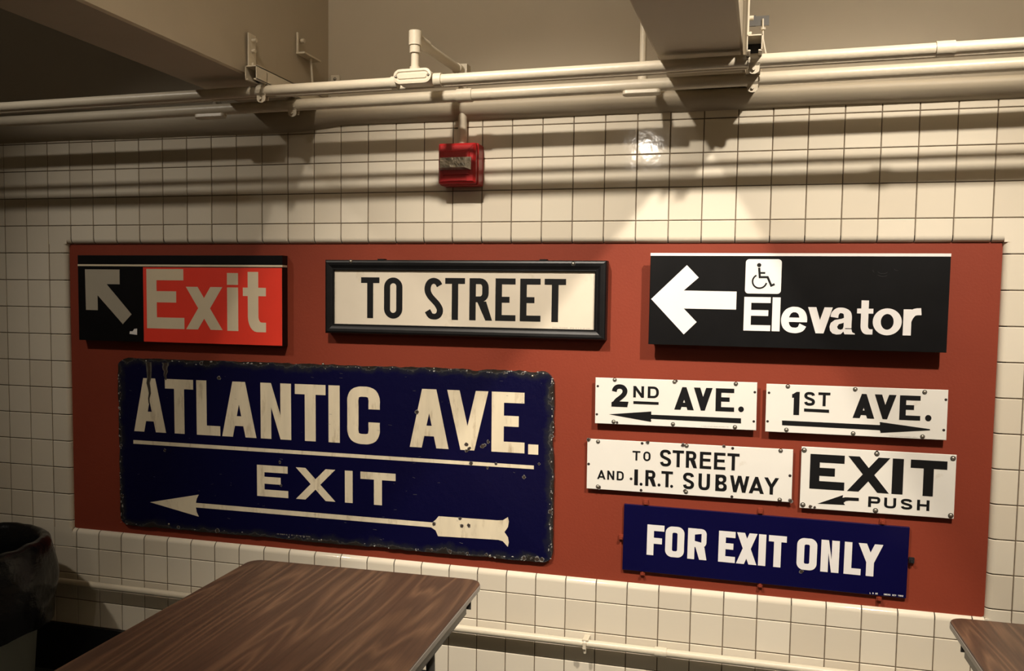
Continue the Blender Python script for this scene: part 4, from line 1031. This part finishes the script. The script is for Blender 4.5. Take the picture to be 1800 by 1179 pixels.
# ------------------------------------------------------------------ pipe low on the tiles
zl, yl, rl = 0.388, -0.036, 0.0135
s = tag(empty('wall_pipe', (2.45, yl, zl)), 'cream pipe running along the foot of the tile wall', 'pipe')
ox, oy, oz = 2.45, yl, zl
m = MB().tube([loc((XA, yl, zl + 0.002)), loc((XB, yl, zl + 0.002))], rl, 16); m.build('pipe_run', M['pipe'], s)
seg('coupling', [(2.695, yl, zl + 0.002), (2.735, yl, zl + 0.002)], rl + 0.0035)
for x in (2.452, 4.3):
    m = MB(); a = [(x - ox, yl - oy + (rl + 0.002) * math.cos(t), 0.002 + (rl + 0.002) * math.sin(t)) for t in [math.radians(-60 - 210 * k / 9 + 200) for k in range(10)]]
    m.tube([(x - ox, 0, 0.002), (x - ox + 0.008, 0, 0.002)], rl + 0.003, 14)
    m.box(x - ox - 0.004, x - ox + 0.016, -0.012, -yl - 0.001, rl + 0.001, rl + 0.005); m.box(x - ox - 0.001, x - ox + 0.010, -0.020, -0.012, -0.012, 0.010)
    m.tube([(x - ox + 0.005, -0.010, -rl), (x - ox + 0.005, -0.008, -rl - 0.016)], 0.005, 8)
    m.build('clamp', M['pipe'], s)

# ------------------------------------------------------------------ folding tables
def table(cx, yfar, rz, label, grp):
    Wt, Lt, top = 0.762, 1.829, 0.737
    s = tag(empty('folding_table', (cx, yfar, 0), (0, 0, rz)), label, 'table', grp)
    base = [(p[0], -Lt / 2 + p[1]) for p in rrect(-Wt / 2, Wt / 2, -Lt / 2, Lt / 2, 0.042, 6)]
    n = len(base)
    m = MB(); rows = []
    for ins, z in ((0.0, top - 0.004), (0.0008, top - 0.001), (0.003, top)):
        c = [(x * (1 - ins / (Wt / 2)), (y + Lt / 2) * (1 - ins / (Lt / 2)) - Lt / 2, z) for x, y in base]; rows.append(c)
    v = [p for r_ in rows for p in r_]; f = []
    for i in range(2):
        for k in range(n): k2 = (k + 1) % n; f.append((i * n + k, i * n + k2, (i + 1) * n + k2, (i + 1) * n + k))
    f.append(tuple(2 * n + k for k in range(n))); f.append(tuple(k for k in range(n))[::-1])
    m.add(v, f); m.build('tabletop', M['wood'], s)
    m = MB(); v = []
    for ins, z in ((0.001, top - 0.0035), (-0.001, top - 0.006), (-0.001, top - 0.019), (0.002, top - 0.022)):
        v += [(x * (1 - ins / (Wt / 2)), (y + Lt / 2) * (1 - ins / (Lt / 2)) - Lt / 2, z) for x, y in base]
    f = []
    for i in range(3):
        for k in range(n): k2 = (k + 1) % n; f.append(((i + 1) * n + k, (i + 1) * n + k2, i * n + k2, i * n + k))
    f.append(tuple(3 * n + k for k in range(n))[::-1]); m.add(v, f); o = m.build('edge_band', M['edge'], s); o['label'] = 'grey plastic edge band'
    zt = top - 0.022
    for sx_ in (-1, 1):
        xa = sx_ * (Wt / 2 - 0.022); m = MB(); m.box(min(xa, xa - sx_ * 0.003), max(xa, xa - sx_ * 0.003), -Lt + 0.10, -0.10, zt - 0.048, zt)
        m.box(min(xa, xa - sx_ * 0.018), max(xa, xa - sx_ * 0.018), -Lt + 0.10, -0.10, zt - 0.048, zt - 0.045)
        m.build('side_rail', M['steel'], s)
        m = MB(); m.box(xa - 0.004, xa + 0.004, -0.46, -0.42, zt - 0.012, zt); m.tube([(xa - sx_ * 0.006, -0.44, zt - 0.010), (xa + sx_ * 0.008, -0.44, zt - 0.010)], 0.007, 8); m.build('latch', M['base'], s)
    for y in (-0.062, -Lt + 0.062):
        m = MB(); m.box(-Wt / 2 + 0.022, Wt / 2 - 0.019, y - 0.002, y + 0.002, zt - 0.048, zt); m.build('end_rail', M['steel'], s)
    for y, dy in ((-0.24, 1), (-Lt + 0.24, -1)):
        for sx_ in (-1, 1):
            x = sx_ * (Wt / 2 - 0.085)
            m = MB(); m.tube([(x, y, zt - 0.002), (x, y + dy * 0.02, 0.30), (x, y + dy * 0.02, 0.0)], 0.0125, 10); m.build('leg', M['steel'], s)
        m = MB(); m.tube([(-Wt / 2 + 0.085, y + dy * 0.02, 0.16), (Wt / 2 - 0.085, y + dy * 0.02, 0.16)], 0.010, 8); m.build('crossbar', M['steel'], s)
    return s
table(1.840, -0.505, math.radians(1.6), 'walnut laminate folding table in front of the ATLANTIC AVE. sign', 'walnut folding tables')
table(3.886, -0.405, math.radians(0.6), 'walnut laminate folding table at the lower right corner of the panel', 'walnut folding tables')

# ------------------------------------------------------------------ trash can and its liner
cx, cy = 0.182, -0.42
s = tag(empty('trash_can', (cx, cy, 0)), 'grey round trash can under the black liner at the left', 'trash can')
m = MB().lathe([(0.0, 0.012), (0.215, 0.012), (0.222, 0.0), (0.228, 0.01), (0.268, 0.585), (0.285, 0.588), (0.288, 0.615), (0.278, 0.622), (0.262, 0.615), (0.222, 0.03), (0.0, 0.03)], 40)
m.build('body', M['can'], s)
for sg in (-1, 1):
    m = MB(); m.box(sg * 0.262 - 0.016, sg * 0.262 + 0.016, -0.05, 0.05, 0.50, 0.525); m.build('handle', M['can'], s)
m = MB(); nA, nR = 96, 40; v = []; f = []
for j in range(nR + 1):
    t = j / nR
    for i in range(nA):
        a = 2 * PI * i / nA; ca, sa = math.cos(a), math.sin(a)
        fold = noise.noise(Vector((ca * 2.3, sa * 2.3, 0.4))) + 0.5 * noise.noise(Vector((ca * 6, sa * 6, t * 1.5)))
        diag = noise.noise(Vector((a * 2.2 + t * 2.6, t * 1.4, 2.0)))
        if t < 0.15:                                     # inner lip
            q = t / 0.15; z = 0.045 + (0.652 - 0.045) * math.sin(q * PI / 2); r = 0.200 + 0.050 * z / 0.652 + 0.023 * q ** 6; z += 0.012 * fold * q
        elif t < 0.24:
            q = (t - 0.15) / 0.09; r = 0.273 + 0.026 * math.sin(q * PI / 2); z = 0.652 - 0.022 * q * q + 0.012 * fold
        else:
            q = (t - 0.24) / 0.76; hem = 0.335 + 0.035 * noise.noise(Vector((ca * 1.7, sa * 1.7, 5)))
            z = 0.63 + 0.012 * fold * (1 - q) - (0.63 - hem) * q
            r = 0.299 + 0.022 * math.sin(q * PI * 0.9) + (0.010 + 0.022 * q) * fold * 0.7 + 0.020 * diag * math.sin(q * PI) - 0.012 * q
            lim = 0.222 + 0.064 * z / 0.66 + 0.006
            r = max(r, lim)
        v.append((r * ca, r * sa, z))
for j in range(nR):
    for i in range(nA): i2 = (i + 1) % nA; f.append((j * nA + i, j * nA + i2, (j + 1) * nA + i2, (j + 1) * nA + i))
f = [q[::-1] for q in f]
f.append(tuple(range(nA)))
m.add(v, f, 0, True)
o = m.build('bin_liner', M['bag'], None, (cx, cy, 0)); tag(o, 'crumpled black plastic liner folded over the trash can rim', 'trash bag')
